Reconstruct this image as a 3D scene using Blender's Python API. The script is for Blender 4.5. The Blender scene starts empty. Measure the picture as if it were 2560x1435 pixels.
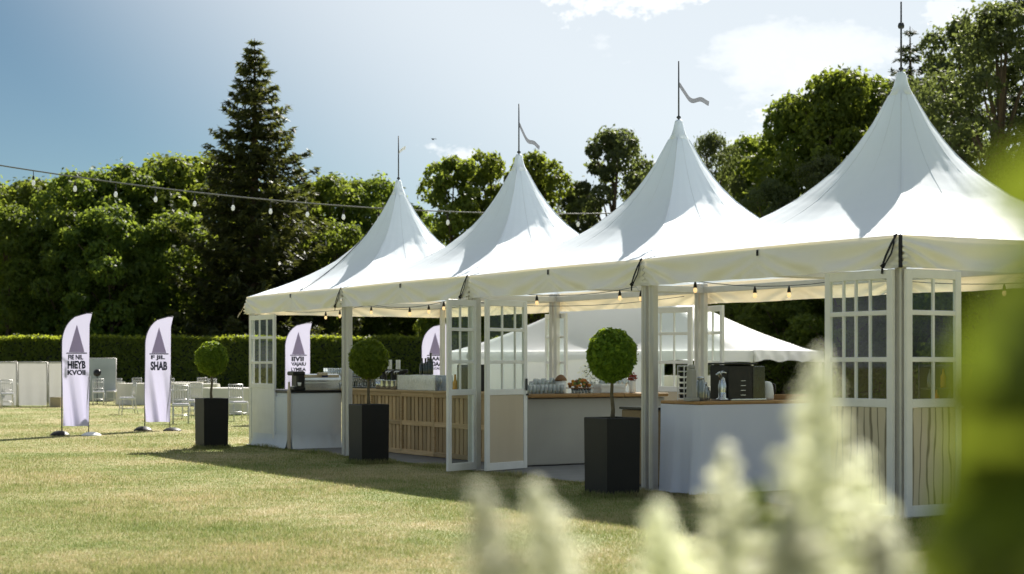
import bpy, math, random
import numpy as np
from mathutils import Vector, Matrix

R = random.Random(7)
NR = np.random.default_rng(11)
SC = bpy.context.scene
COL = SC.collection

# ------------------------------------------------------------------ camera
F, CX, HY, CAMH = 4000.0, 1280.0, 911.0, 1.42      # focal length in photo pixels, image centre, horizon row, eye height
cam_d = bpy.data.cameras.new('camera')
cam_d.sensor_width = 36.0
cam_d.lens = 36.0 * F / 2560.0
cam_d.shift_y = (HY - 717.5) / 2560.0
cam_d.clip_start = 0.05
cam_d.clip_end = 3000
cam_d.dof.use_dof = True
cam_d.dof.focus_distance = 21.0
cam_d.dof.aperture_fstop = 2.3
cam = bpy.data.objects.new('camera', cam_d)
cam.location = (0, 0, CAMH)
cam.rotation_euler = (math.pi / 2, 0, 0)
COL.objects.link(cam)
SC.camera = cam

# ------------------------------------------------------------------ sky and sun
SUN_AZ = math.atan2(0.38, 0.925)                    # to the right of the view axis
SUN_EL = math.radians(40)
sun_dir = Vector((math.cos(SUN_EL) * math.sin(SUN_AZ), math.cos(SUN_EL) * math.cos(SUN_AZ), math.sin(SUN_EL)))
world = bpy.data.worlds.new('World')
SC.world = world
world.use_nodes = True
wn, wl = world.node_tree.nodes, world.node_tree.links
wn.clear()
w_out = wn.new('ShaderNodeOutputWorld')
w_bg = wn.new('ShaderNodeBackground')
w_bg.inputs['Strength'].default_value = 0.055
sky = wn.new('ShaderNodeTexSky')
sky.sky_type = 'NISHITA'
sky.sun_disc = False
sky.sun_elevation = SUN_EL
sky.sun_rotation = SUN_AZ
sky.air_density = 0.7
sky.dust_density = 0.45
sky.ozone_density = 1.0
w_tc = wn.new('ShaderNodeTexCoord')


def wmath(op, a, b=None, clamp=False):
    n = wn.new('ShaderNodeMath'); n.operation = op; n.use_clamp = clamp
    for k, val in enumerate((a, b)):
        if val is None: continue
        if hasattr(val, 'links') or hasattr(val, 'is_linked'): wl.new(val, n.inputs[k])
        else: n.inputs[k].default_value = val
    return n.outputs[0]


def pix_dir(px, py):
    return Vector(((px - CX) / F, 1.0, (HY - py) / F)).normalized()


def wnoise(scale, detail, rough, zs, shift=(0, 0, 0)):
    mp = wn.new('ShaderNodeMapping'); mp.inputs['Scale'].default_value = (1, 1, zs); mp.inputs['Location'].default_value = shift
    wl.new(w_tc.outputs['Generated'], mp.inputs['Vector'])
    n = wn.new('ShaderNodeTexNoise'); n.inputs['Scale'].default_value = scale
    n.inputs['Detail'].default_value = detail; n.inputs['Roughness'].default_value = rough
    wl.new(mp.outputs[0], n.inputs['Vector'])
    return n.outputs['Fac']


CLOUD_SHIFT = (5.5, 1.1, 3.3)
n_big = wnoise(2.6, 9, 0.58, 2.2, CLOUD_SHIFT)
n_fine = wnoise(24.0, 8, 0.62, 1.5)
# broken cumulus field over the whole sky, added out of view to lift shade
fld = wn.new('ShaderNodeMapRange'); fld.interpolation_type = 'SMOOTHSTEP'
fld.inputs['From Min'].default_value = 0.49; fld.inputs['From Max'].default_value = 0.60; fld.inputs['To Max'].default_value = 0.92
wl.new(n_big, fld.inputs['Value'])
cover = fld.outputs[0]
# bright aureole of thin haze round the sun
dp_ = wn.new('ShaderNodeVectorMath'); dp_.operation = 'DOT_PRODUCT'; wl.new(w_tc.outputs['Generated'], dp_.inputs[0]); dp_.inputs[1].default_value = sun_dir
au = wn.new('ShaderNodeMapRange'); au.interpolation_type = 'SMOOTHSTEP'
au.inputs['From Min'].default_value = 0.69; au.inputs['From Max'].default_value = 0.83; au.inputs['To Max'].default_value = 0.68
wl.new(dp_.outputs['Value'], au.inputs['Value'])
cover = wmath('MAXIMUM', cover, au.outputs[0])
# the cumulus heaps in view, by their direction in the sky
sep = wn.new('ShaderNodeSeparateXYZ'); wl.new(w_tc.outputs['Generated'], sep.inputs[0])
for (px, py, rx, ry, dens) in ((1480, 8, 270, 52, 1.0), (2010, 185, 130, 80, 1.0), (1890, 275, 110, 80, .95), (2190, 130, 50, 50, .9),
                               (1180, 390, 130, 50, .9), (2420, 25, 110, 45, .9), (1650, 440, 150, 55, .9)):
    d = pix_dir(px, py)
    ax = wmath('MULTIPLY', wmath('SUBTRACT', sep.outputs[0], d.x), F / rx)
    az = wmath('MULTIPLY', wmath('SUBTRACT', sep.outputs[2], d.z), F / ry)
    rr = wmath('SQRT', wmath('ADD', wmath('MULTIPLY', ax, ax), wmath('MULTIPLY', az, az)))
    front = wmath('GREATER_THAN', sep.outputs[1], 0.0)
    m = wmath('SUBTRACT', wmath('ADD', 0.95, wmath('MULTIPLY', wmath('SUBTRACT', n_fine, 0.5), 4.6)), rr)
    m = wmath('MULTIPLY', wmath('MULTIPLY', m, 1.5, True), dens)
    cover = wmath('MAXIMUM', cover, wmath('MULTIPLY', m, front))
w_mix = wn.new('ShaderNodeMix'); w_mix.data_type = 'RGBA'
wl.new(cover, w_mix.inputs[0])
w_tint = wn.new('ShaderNodeMix'); w_tint.data_type = 'RGBA'; w_tint.blend_type = 'MULTIPLY'; w_tint.inputs[0].default_value = 1.0
wl.new(sky.outputs[0], w_tint.inputs[6]); w_tint.inputs[7].default_value = (0.485, 0.575, 0.54, 1)   # sky colour graded down: darker and duller than the model's clean blue
wl.new(w_tint.outputs[2], w_mix.inputs[6])
w_mix.inputs[7].default_value = (8.4, 8.75, 9.0, 1)
wl.new(w_mix.outputs[2], w_bg.inputs['Color'])
wl.new(w_bg.outputs[0], w_out.inputs['Surface'])

sun_d = bpy.data.lights.new('sun', 'SUN')
sun_d.energy = 5.0
sun_d.angle = math.radians(0.55)
sun_d.color = (1.0, 0.945, 0.86)
sun = bpy.data.objects.new('sun', sun_d)
sun.rotation_euler = (-sun_dir).to_track_quat('-Z', 'Y').to_euler()
sun.location = (10, 20, 30)
COL.objects.link(sun)
vs = SC.view_settings
vs.view_transform = 'Standard'; vs.look = 'None'; vs.exposure = 1.18; vs.gamma = 1.0; vs.use_curve_mapping = False
SC.cycles.use_denoising = True
SC.cycles.max_bounces = 8
SC.cycles.transparent_max_bounces = 16
SC.cycles.caustics_reflective = False
SC.cycles.caustics_refractive = False

# ------------------------------------------------------------------ the place: tent row frame
U = Vector((-0.518, 0.855, 0)); V = Vector((0.855, 0.518, 0))   # along the row (away), and into the tents
P4 = Vector((3.53, 14.54, 0)); S = 3.95
ROT = math.atan2(V.y, V.x)


def T(b, a, z=0.0):
    return P4 + V * b + U * a + Vector((0, 0, z))


def G(px, py):                                  # point of the level lawn seen at a pixel
    d = CAMH * F / (py - HY)
    return Vector(((px - CX) / F * d, d, 0))


def AT(px, depth, z=0.0):
    return Vector(((px - CX) / F * depth, depth, z))


def zat(py, depth):
    return CAMH + (HY - py) / F * depth


def b_at(px, a):                                # where the sight line of a column crosses a = const
    k = (px - CX) / F; p = P4 + U * a
    return (k * p.y - p.x) / (V.x - k * V.y)


def a_at(px, b):
    k = (px - CX) / F; p = P4 + V * b
    return (k * p.y - p.x) / (U.x - k * U.y)


# ------------------------------------------------------------------ materials
MATS = {}


def new_mat(name):
    m = bpy.data.materials.new(name); m.use_nodes = True
    m.node_tree.nodes.clear()
    return m, m.node_tree.nodes, m.node_tree.links


def mat(name, c1, c2=None, scale=6.0, rough=0.6, metal=0.0, bump=0.0, bscale=40.0, trans=0.0, tcol=None, stretch=(1, 1, 1), spec=0.3, detail=5):
    m, n, l = new_mat(name)
    out = n.new('ShaderNodeOutputMaterial')
    p = n.new('ShaderNodeBsdfPrincipled')
    p.inputs['Roughness'].default_value = rough; p.inputs['Metallic'].default_value = metal
    p.inputs['Specular IOR Level'].default_value = spec
    tc = n.new('ShaderNodeTexCoord'); mp = n.new('ShaderNodeMapping'); mp.inputs['Scale'].default_value = stretch
    l.new(tc.outputs['Object'], mp.inputs['Vector'])
    c2 = c2 or tuple(x * 0.82 for x in c1)
    nz = n.new('ShaderNodeTexNoise'); nz.inputs['Scale'].default_value = scale; nz.inputs['Detail'].default_value = detail
    l.new(mp.outputs[0], nz.inputs['Vector'])
    rp = n.new('ShaderNodeValToRGB')
    rp.color_ramp.elements[0].position = 0.3; rp.color_ramp.elements[1].position = 0.7
    rp.color_ramp.elements[0].color = (*c1, 1); rp.color_ramp.elements[1].color = (*c2, 1)
    l.new(nz.outputs['Fac'], rp.inputs[0]); l.new(rp.outputs[0], p.inputs['Base Color'])
    if bump:
        bz = n.new('ShaderNodeTexNoise'); bz.inputs['Scale'].default_value = bscale; bz.inputs['Detail'].default_value = 4
        l.new(mp.outputs[0], bz.inputs['Vector'])
        bp = n.new('ShaderNodeBump'); bp.inputs['Strength'].default_value = bump; bp.inputs['Distance'].default_value = 0.02
        l.new(bz.outputs['Fac'], bp.inputs['Height']); l.new(bp.outputs[0], p.inputs['Normal'])
    if trans:
        t = n.new('ShaderNodeBsdfTranslucent'); t.inputs['Color'].default_value = (*(tcol or c1), 1)
        mx = n.new('ShaderNodeMixShader'); mx.inputs[0].default_value = trans
        l.new(p.outputs[0], mx.inputs[1]); l.new(t.outputs[0], mx.inputs[2]); l.new(mx.outputs[0], out.inputs['Surface'])
    else:
        l.new(p.outputs[0], out.inputs['Surface'])
    MATS[name] = m
    return m


def leaf_mat(name, dark, light, tcol, trans=0.45, rough=0.55):
    m, n, l = new_mat(name)
    out = n.new('ShaderNodeOutputMaterial')
    p = n.new('ShaderNodeBsdfPrincipled'); p.inputs['Roughness'].default_value = rough; p.inputs['Specular IOR Level'].default_value = 0.25
    g = n.new('ShaderNodeNewGeometry')
    rp = n.new('ShaderNodeValToRGB')
    rp.color_ramp.elements[0].color = (*dark, 1); rp.color_ramp.elements[1].color = (*light, 1)
    l.new(g.outputs['Random Per Island'], rp.inputs[0])
    oi = n.new('ShaderNodeObjectInfo'); hs = n.new('ShaderNodeHueSaturation')      # every plant its own tone
    for inp, lo, hi in (('Value', .78, 1.28), ('Hue', .485, .512)):
        mr_ = n.new('ShaderNodeMapRange'); mr_.inputs['To Min'].default_value = lo; mr_.inputs['To Max'].default_value = hi
        l.new(oi.outputs['Random'], mr_.inputs['Value']); l.new(mr_.outputs[0], hs.inputs[inp])
    l.new(rp.outputs[0], hs.inputs['Color']); rp = hs
    l.new(rp.outputs[0], p.inputs['Base Color'])
    t = n.new('ShaderNodeBsdfTranslucent')
    mt = n.new('ShaderNodeMix'); mt.data_type = 'RGBA'; mt.inputs[0].default_value = 0.6
    l.new(rp.outputs[0], mt.inputs[6]); mt.inputs[7].default_value = (*tcol, 1)
    l.new(mt.outputs[2], t.inputs['Color'])
    mx = n.new('ShaderNodeMixShader'); mx.inputs[0].default_value = trans
    l.new(p.outputs[0], mx.inputs[1]); l.new(t.outputs[0], mx.inputs[2]); l.new(mx.outputs[0], out.inputs['Surface'])
    MATS[name] = m
    return m


def glass_mat(name, tint=(0.95, 0.98, 0.97), base=0.012, edge=0.09, rough=0.02, bright_mix=0.0):
    m, n, l = new_mat(name)
    out = n.new('ShaderNodeOutputMaterial')
    tr = n.new('ShaderNodeBsdfTransparent'); tr.inputs['Color'].default_value = (*tint, 1)
    gl = n.new('ShaderNodeBsdfGlossy'); gl.inputs['Roughness'].default_value = rough
    lw = n.new('ShaderNodeLayerWeight'); lw.inputs['Blend'].default_value = 0.35
    mr = n.new('ShaderNodeMapRange'); mr.inputs['To Min'].default_value = base; mr.inputs['To Max'].default_value = edge
    l.new(lw.outputs['Facing'], mr.inputs['Value'])
    if bright_mix:  # pale diffuse mixed in so clear glass reads as brightly lit
        df = n.new('ShaderNodeBsdfTranslucent'); df.inputs['Color'].default_value = (0.9, 0.93, 0.95, 1)
        fx = n.new('ShaderNodeMixShader'); fx.inputs[0].default_value = bright_mix
        l.new(tr.outputs[0], fx.inputs[1]); l.new(df.outputs[0], fx.inputs[2]); tr = fx
    mx = n.new('ShaderNodeMixShader'); l.new(mr.outputs[0], mx.inputs[0])
    l.new(tr.outputs[0], mx.inputs[1]); l.new(gl.outputs[0], mx.inputs[2]); l.new(mx.outputs[0], out.inputs['Surface'])
    MATS[name] = m
    return m


def lawn_mat(name, blades):
    m, n, l = new_mat(name)
    out = n.new('ShaderNodeOutputMaterial')
    p = n.new('ShaderNodeBsdfPrincipled'); p.inputs['Roughness'].default_value = 0.75; p.inputs['Specular IOR Level'].default_value = 0.15
    tc = n.new('ShaderNodeTexCoord')
    def nz(s, d, r=0.55):
        t = n.new('ShaderNodeTexNoise'); t.inputs['Scale'].default_value = s; t.inputs['Detail'].default_value = d; t.inputs['Roughness'].default_value = r
        l.new(tc.outputs['Object'], t.inputs['Vector']); return t.outputs['Fac']
    def mth(op, a, b):
        t = n.new('ShaderNodeMath'); t.operation = op
        for k, q in enumerate((a, b)):
            if isinstance(q, (int, float)): t.inputs[k].default_value = q
            else: l.new(q, t.inputs[k])
        return t.outputs[0]
    f = mth('ADD', mth('MULTIPLY', nz(0.33, 4), 0.75), mth('MULTIPLY', nz(2.3, 5, .65), 0.55))
    if blades:
        g = n.new('ShaderNodeNewGeometry')
        f = mth('ADD', f, mth('MULTIPLY', mth('SUBTRACT', g.outputs['Random Per Island'], 0.5), 0.34))
    else:
        f = mth('ADD', f, mth('MULTIPLY', mth('SUBTRACT', nz(38, 3, .7), 0.5), 0.5))
    rp = n.new('ShaderNodeValToRGB'); cr = rp.color_ramp
    cr.elements[0].position = 0.40; g_ = 1.28 if blades else 1.0
    def c4(r, g, b): return (r * g_, g * g_, b * g_, 1)
    cr.elements[0].color = c4(0.115, 0.165, 0.038)
    cr.elements[1].position = 0.86; cr.elements[1].color = c4(0.40, 0.335, 0.19)
    e = cr.elements.new(0.60); e.color = c4(0.22, 0.235, 0.082)
    e = cr.elements.new(0.72); e.color = c4(0.30, 0.275, 0.135)
    l.new(f, rp.inputs[0]); l.new(rp.outputs[0], p.inputs['Base Color'])
    if blades:
        t = n.new('ShaderNodeBsdfTranslucent'); l.new(rp.outputs[0], t.inputs['Color'])
        mx = n.new('ShaderNodeMixShader'); mx.inputs[0].default_value = 0.4
        l.new(p.outputs[0], mx.inputs[1]); l.new(t.outputs[0], mx.inputs[2]); l.new(mx.outputs[0], out.inputs['Surface'])
    else:
        bp = n.new('ShaderNodeBump'); bp.inputs['Strength'].default_value = 0.7; bp.inputs['Distance'].default_value = 0.03
        l.new(nz(30, 5, .7), bp.inputs['Height']); l.new(bp.outputs[0], p.inputs['Normal'])
        l.new(p.outputs[0], out.inputs['Surface'])
    MATS[name] = m


def wood_mat(name, c1, c2, axis=2, freq=22.0, rough=0.6):
    m, n, l = new_mat(name)
    out = n.new('ShaderNodeOutputMaterial')
    p = n.new('ShaderNodeBsdfPrincipled'); p.inputs['Roughness'].default_value = rough; p.inputs['Specular IOR Level'].default_value = 0.25
    tc = n.new('ShaderNodeTexCoord'); oi = n.new('ShaderNodeObjectInfo')
    ad = n.new('ShaderNodeVectorMath'); ad.operation = 'ADD'
    l.new(tc.outputs['Object'], ad.inputs[0]); l.new(oi.outputs['Location'], ad.inputs[1])
    mp = n.new('ShaderNodeMapping'); sc = [freq, freq, freq]; sc[axis] = freq * 0.06
    mp.inputs['Scale'].default_value = sc; l.new(ad.outputs[0], mp.inputs['Vector'])
    nz = n.new('ShaderNodeTexNoise'); nz.inputs['Scale'].default_value = 1.0; nz.inputs['Detail'].default_value = 6; nz.inputs['Distortion'].default_value = 1.2
    l.new(mp.outputs[0], nz.inputs['Vector'])
    rp = n.new('ShaderNodeValToRGB'); rp.color_ramp.elements[0].position = 0.32; rp.color_ramp.elements[1].position = 0.68
    rp.color_ramp.elements[0].color = (*c1, 1); rp.color_ramp.elements[1].color = (*c2, 1)
    l.new(nz.outputs['Fac'], rp.inputs[0])
    hs = n.new('ShaderNodeHueSaturation'); l.new(rp.outputs[0], hs.inputs['Color'])
    mr = n.new('ShaderNodeMapRange'); mr.inputs['To Min'].default_value = 0.75; mr.inputs['To Max'].default_value = 1.2
    l.new(oi.outputs['Random'], mr.inputs['Value']); l.new(mr.outputs[0], hs.inputs['Value'])
    l.new(hs.outputs[0], p.inputs['Base Color'])
    bp = n.new('ShaderNodeBump'); bp.inputs['Strength'].default_value = 0.25; bp.inputs['Distance'].default_value = 0.01
    l.new(nz.outputs['Fac'], bp.inputs['Height']); l.new(bp.outputs[0], p.inputs['Normal'])
    l.new(p.outputs[0], out.inputs['Surface'])
    MATS[name] = m


def stripe_mat(name):                                # pale boards with dark wandering grain lines
    m, n, l = new_mat(name)
    out = n.new('ShaderNodeOutputMaterial')
    p = n.new('ShaderNodeBsdfPrincipled'); p.inputs['Roughness'].default_value = 0.6
    tc = n.new('ShaderNodeTexCoord'); mp = n.new('ShaderNodeMapping'); mp.inputs['Scale'].default_value = (1, 1, 0.16)
    l.new(tc.outputs['Object'], mp.inputs['Vector'])
    wv = n.new('ShaderNodeTexWave'); wv.wave_type = 'BANDS'; wv.bands_direction = 'X'
    wv.inputs['Scale'].default_value = 3.4; wv.inputs['Distortion'].default_value = 4.5; wv.inputs['Detail'].default_value = 2; wv.inputs['Detail Scale'].default_value = 2.5
    l.new(mp.outputs[0], wv.inputs['Vector'])
    rp = n.new('ShaderNodeValToRGB'); rp.color_ramp.elements[0].position = 0.02; rp.color_ramp.elements[1].position = 0.20
    rp.color_ramp.elements[0].color = (0.20, 0.165, 0.10, 1); rp.color_ramp.elements[1].color = (0.60, 0.52, 0.37, 1)
    l.new(wv.outputs['Fac'], rp.inputs[0]); l.new(rp.outputs[0], p.inputs['Base Color'])
    l.new(p.outputs[0], out.inputs['Surface'])
    MATS[name] = m


def bulb_mat(name, col, strength):
    m, n, l = new_mat(name)
    out = n.new('ShaderNodeOutputMaterial'); e = n.new('ShaderNodeEmission')
    e.inputs['Color'].default_value = (*col, 1); e.inputs['Strength'].default_value = strength
    gl = n.new('ShaderNodeBsdfGlossy'); gl.inputs['Roughness'].default_value = 0.1
    mx = n.new('ShaderNodeMixShader'); mx.inputs[0].default_value = 0.25
    l.new(e.outputs[0], mx.inputs[1]); l.new(gl.outputs[0], mx.inputs[2]); l.new(mx.outputs[0], out.inputs['Surface'])
    MATS[name] = m


mat('valance_canvas', (0.93, 0.92, 0.88), (0.89, 0.875, 0.82), 2.5, 0.55, trans=0.14, tcol=(0.92, 0.74, 0.42), bump=0.10, bscale=7)
mat('canvas', (0.84, 0.90, 0.96), (0.80, 0.865, 0.93), 1.2, 0.55, trans=0.17, tcol=(0.70, 0.84, 0.97), bump=0.05, bscale=9)  # blue of the sky's fill light put into the white canvas colour
mat('white_paint', (0.82, 0.81, 0.78), (0.75, 0.74, 0.71), 5, 0.4, bump=0.05, bscale=60)
mat('aluminium', (0.62, 0.60, 0.56), (0.55, 0.53, 0.49), 4, 0.45, metal=0.35)
mat('steel', (0.62, 0.64, 0.66), (0.50, 0.52, 0.54), 5, 0.22, metal=0.9)
mat('strap_black', (0.012, 0.013, 0.018), (0.022, 0.022, 0.028), 30, 0.7)
mat('black_plastic', (0.014, 0.014, 0.015), (0.022, 0.02, 0.018), 12, 0.32)
mat('dark_glass', (0.02, 0.03, 0.025), (0.012, 0.02, 0.012), 9, 0.08, spec=0.6)
mat('planter_coat', (0.012, 0.0115, 0.011), (0.017, 0.0155, 0.014), 3, 0.5, bump=0.06, bscale=90)
mat('soil', (0.035, 0.025, 0.017), (0.06, 0.045, 0.03), 30, 0.9, bump=0.6)
mat('bark', (0.075, 0.055, 0.038), (0.13, 0.10, 0.07), 9, 0.85, bump=0.6, bscale=30, stretch=(1, 1, .25))
mat('stem_bark', (0.10, 0.085, 0.05), (0.16, 0.13, 0.085), 20, 0.8, bump=0.4, bscale=60)
mat('counter_white', (0.74, 0.77, 0.80), (0.68, 0.71, 0.74), 1.5, 0.5, bump=0.03, bscale=6)
mat('counter_grey', (0.39, 0.375, 0.335), (0.35, 0.335, 0.30), 2, 0.6, bump=0.03)
mat('cloth_white', (0.83, 0.85, 0.96), (0.79, 0.81, 0.93), 2, 0.75, trans=0.12, bump=0.08, bscale=8)
mat('cloth_cream', (0.74, 0.72, 0.66), (0.66, 0.645, 0.59), 3, 0.75, trans=0.15, bump=0.08, bscale=8)
mat('flag_cloth', (0.55, 0.535, 0.70), (0.51, 0.495, 0.66), 2, 0.6, trans=0.40, tcol=(0.52, 0.505, 0.68))
mat('print_mauve', (0.36, 0.31, 0.44), (0.34, 0.30, 0.42), 4, 0.6, trans=0.35)
mat('print_ink', (0.018, 0.022, 0.045), (0.03, 0.035, 0.06), 40, 0.6)
mat('burlap', (0.34, 0.25, 0.14), (0.28, 0.20, 0.11), 40, 0.9, bump=0.3, bscale=150)
mat('beige_panel', (0.60, 0.51, 0.38), (0.55, 0.46, 0.335), 3, 0.7, stretch=(1, 1, .15))
mat('floor_grey', (0.19, 0.19, 0.195), (0.15, 0.15, 0.155), 3, 0.65, bump=0.1)
mat('brown_wood', (0.24, 0.125, 0.055), (0.17, 0.085, 0.035), 8, 0.5)
mat('fruit', (0.55, 0.24, 0.04), (0.36, 0.13, 0.03), 14, 0.6)
mat('fruit_green', (0.16, 0.20, 0.04), (0.09, 0.12, 0.03), 14, 0.6)
mat('amber', (0.62, 0.30, 0.02), (0.5, 0.2, 0.01), 9, 0.15)
mat('orange', (0.70, 0.20, 0.02), (0.6, 0.15, 0.01), 9, 0.3)
mat('white_ceramic', (0.78, 0.78, 0.77), (0.74, 0.74, 0.73), 6, 0.2)
mat('paper_white', (0.8, 0.79, 0.76), (0.76, 0.75, 0.72), 6, 0.6)
mat('screen_cloth', (0.60, 0.59, 0.565), (0.53, 0.52, 0.50), 2, 0.8, trans=0.2, bump=0.1, bscale=5)
mat('grey_tarp', (0.36, 0.40, 0.41), (0.30, 0.34, 0.35), 2, 0.6, bump=0.1, bscale=4)
mat('chair_silver', (0.60, 0.60, 0.58), (0.50, 0.50, 0.48), 9, 0.4, metal=0.2)
mat('chair_white', (0.74, 0.74, 0.72), (0.68, 0.68, 0.66), 9, 0.45)
mat('cushion', (0.72, 0.70, 0.76), (0.66, 0.64, 0.70), 9, 0.8)
mat('cardboard', (0.42, 0.36, 0.24), (0.36, 0.30, 0.20), 5, 0.8)
mat('blue_tub', (0.05, 0.06, 0.16), (0.04, 0.05, 0.12), 5, 0.4)
mat('ribbon_grey', (0.20, 0.21, 0.24), (0.27, 0.28, 0.31), 6, 0.7, trans=0.2)
mat('dark_metal', (0.07, 0.075, 0.085), (0.05, 0.055, 0.06), 9, 0.4, metal=0.5)
mat('cable', (0.16, 0.17, 0.18), (0.13, 0.14, 0.15), 9, 0.4)
mat('marquee_white', (0.80, 0.81, 0.83), (0.76, 0.775, 0.80), 0.6, 0.55, trans=0.48, tcol=(0.92, 0.94, 0.96), bump=0.1, bscale=1.5)
mat('seam_thread', (0.74, 0.79, 0.84), (0.70, 0.75, 0.80), 20, 0.6)
mat('feather', (0.02, 0.02, 0.022), (0.03, 0.03, 0.03), 20, 0.7)
wood_mat('pallet_wood', (0.62, 0.44, 0.24), (0.47, 0.315, 0.155), 2)
wood_mat('pallet_rail', (0.66, 0.47, 0.26), (0.50, 0.335, 0.165), 1)
wood_mat('table_wood', (0.42, 0.25, 0.105), (0.33, 0.185, 0.07), 0)
stripe_mat('striped_board')
lawn_mat('lawn_ground', False)
lawn_mat('lawn_blades', True)
glass_mat('pane_glass')
glass_mat('clear_glass', (0.86, 0.91, 0.92), 0.12, 0.85, 0.05, 0.34)
glass_mat('ice_acrylic', (0.86, 0.90, 0.94), 0.15, 0.6, 0.25, 0.25)
bulb_mat('warm_bulb', (1.0, 0.66, 0.28), 0.7)
mat('clear_bulb', (0.75, 0.78, 0.80), (0.7, 0.72, 0.75), 9, 0.1, trans=0.6, spec=0.6)
leaf_mat('box_leaf', (0.075, 0.14, 0.014), (0.19, 0.28, 0.028), (0.48, 0.58, 0.04), 0.5)
leaf_mat('hedge_leaf', (0.034, 0.058, 0.014), (0.11, 0.15, 0.026), (0.58, 0.66, 0.05), 0.55)
leaf_mat('wood_leaf', (0.034, 0.062, 0.016), (0.10, 0.145, 0.028), (0.42, 0.52, 0.05), 0.52)
leaf_mat('bright_leaf', (0.055, 0.088, 0.014), (0.12, 0.16, 0.028), (0.42, 0.50, 0.05), 0.5)
leaf_mat('grey_leaf', (0.046, 0.066, 0.030), (0.10, 0.125, 0.05), (0.28, 0.34, 0.07), 0.45)
leaf_mat('spruce_needle', (0.026, 0.042, 0.018), (0.070, 0.085, 0.028), (0.24, 0.26, 0.04), 0.36)
leaf_mat('dark_needle', (0.020, 0.034, 0.022), (0.045, 0.062, 0.034), (0.12, 0.15, 0.04), 0.3)
leaf_mat('plume', (0.80, 0.81, 0.64), (0.92, 0.92, 0.82), (0.94, 0.94, 0.80), 0.5)
leaf_mat('fore_leaf', (0.060, 0.090, 0.012), (0.10, 0.135, 0.016), (0.16, 0.20, 0.015), 0.5)
leaf_mat('core_shade', (0.010, 0.016, 0.006), (0.014, 0.020, 0.008), (0.01, 0.012, 0.004), 0.1)  # near-black: shade inside the hedge put into the core's colour


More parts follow.
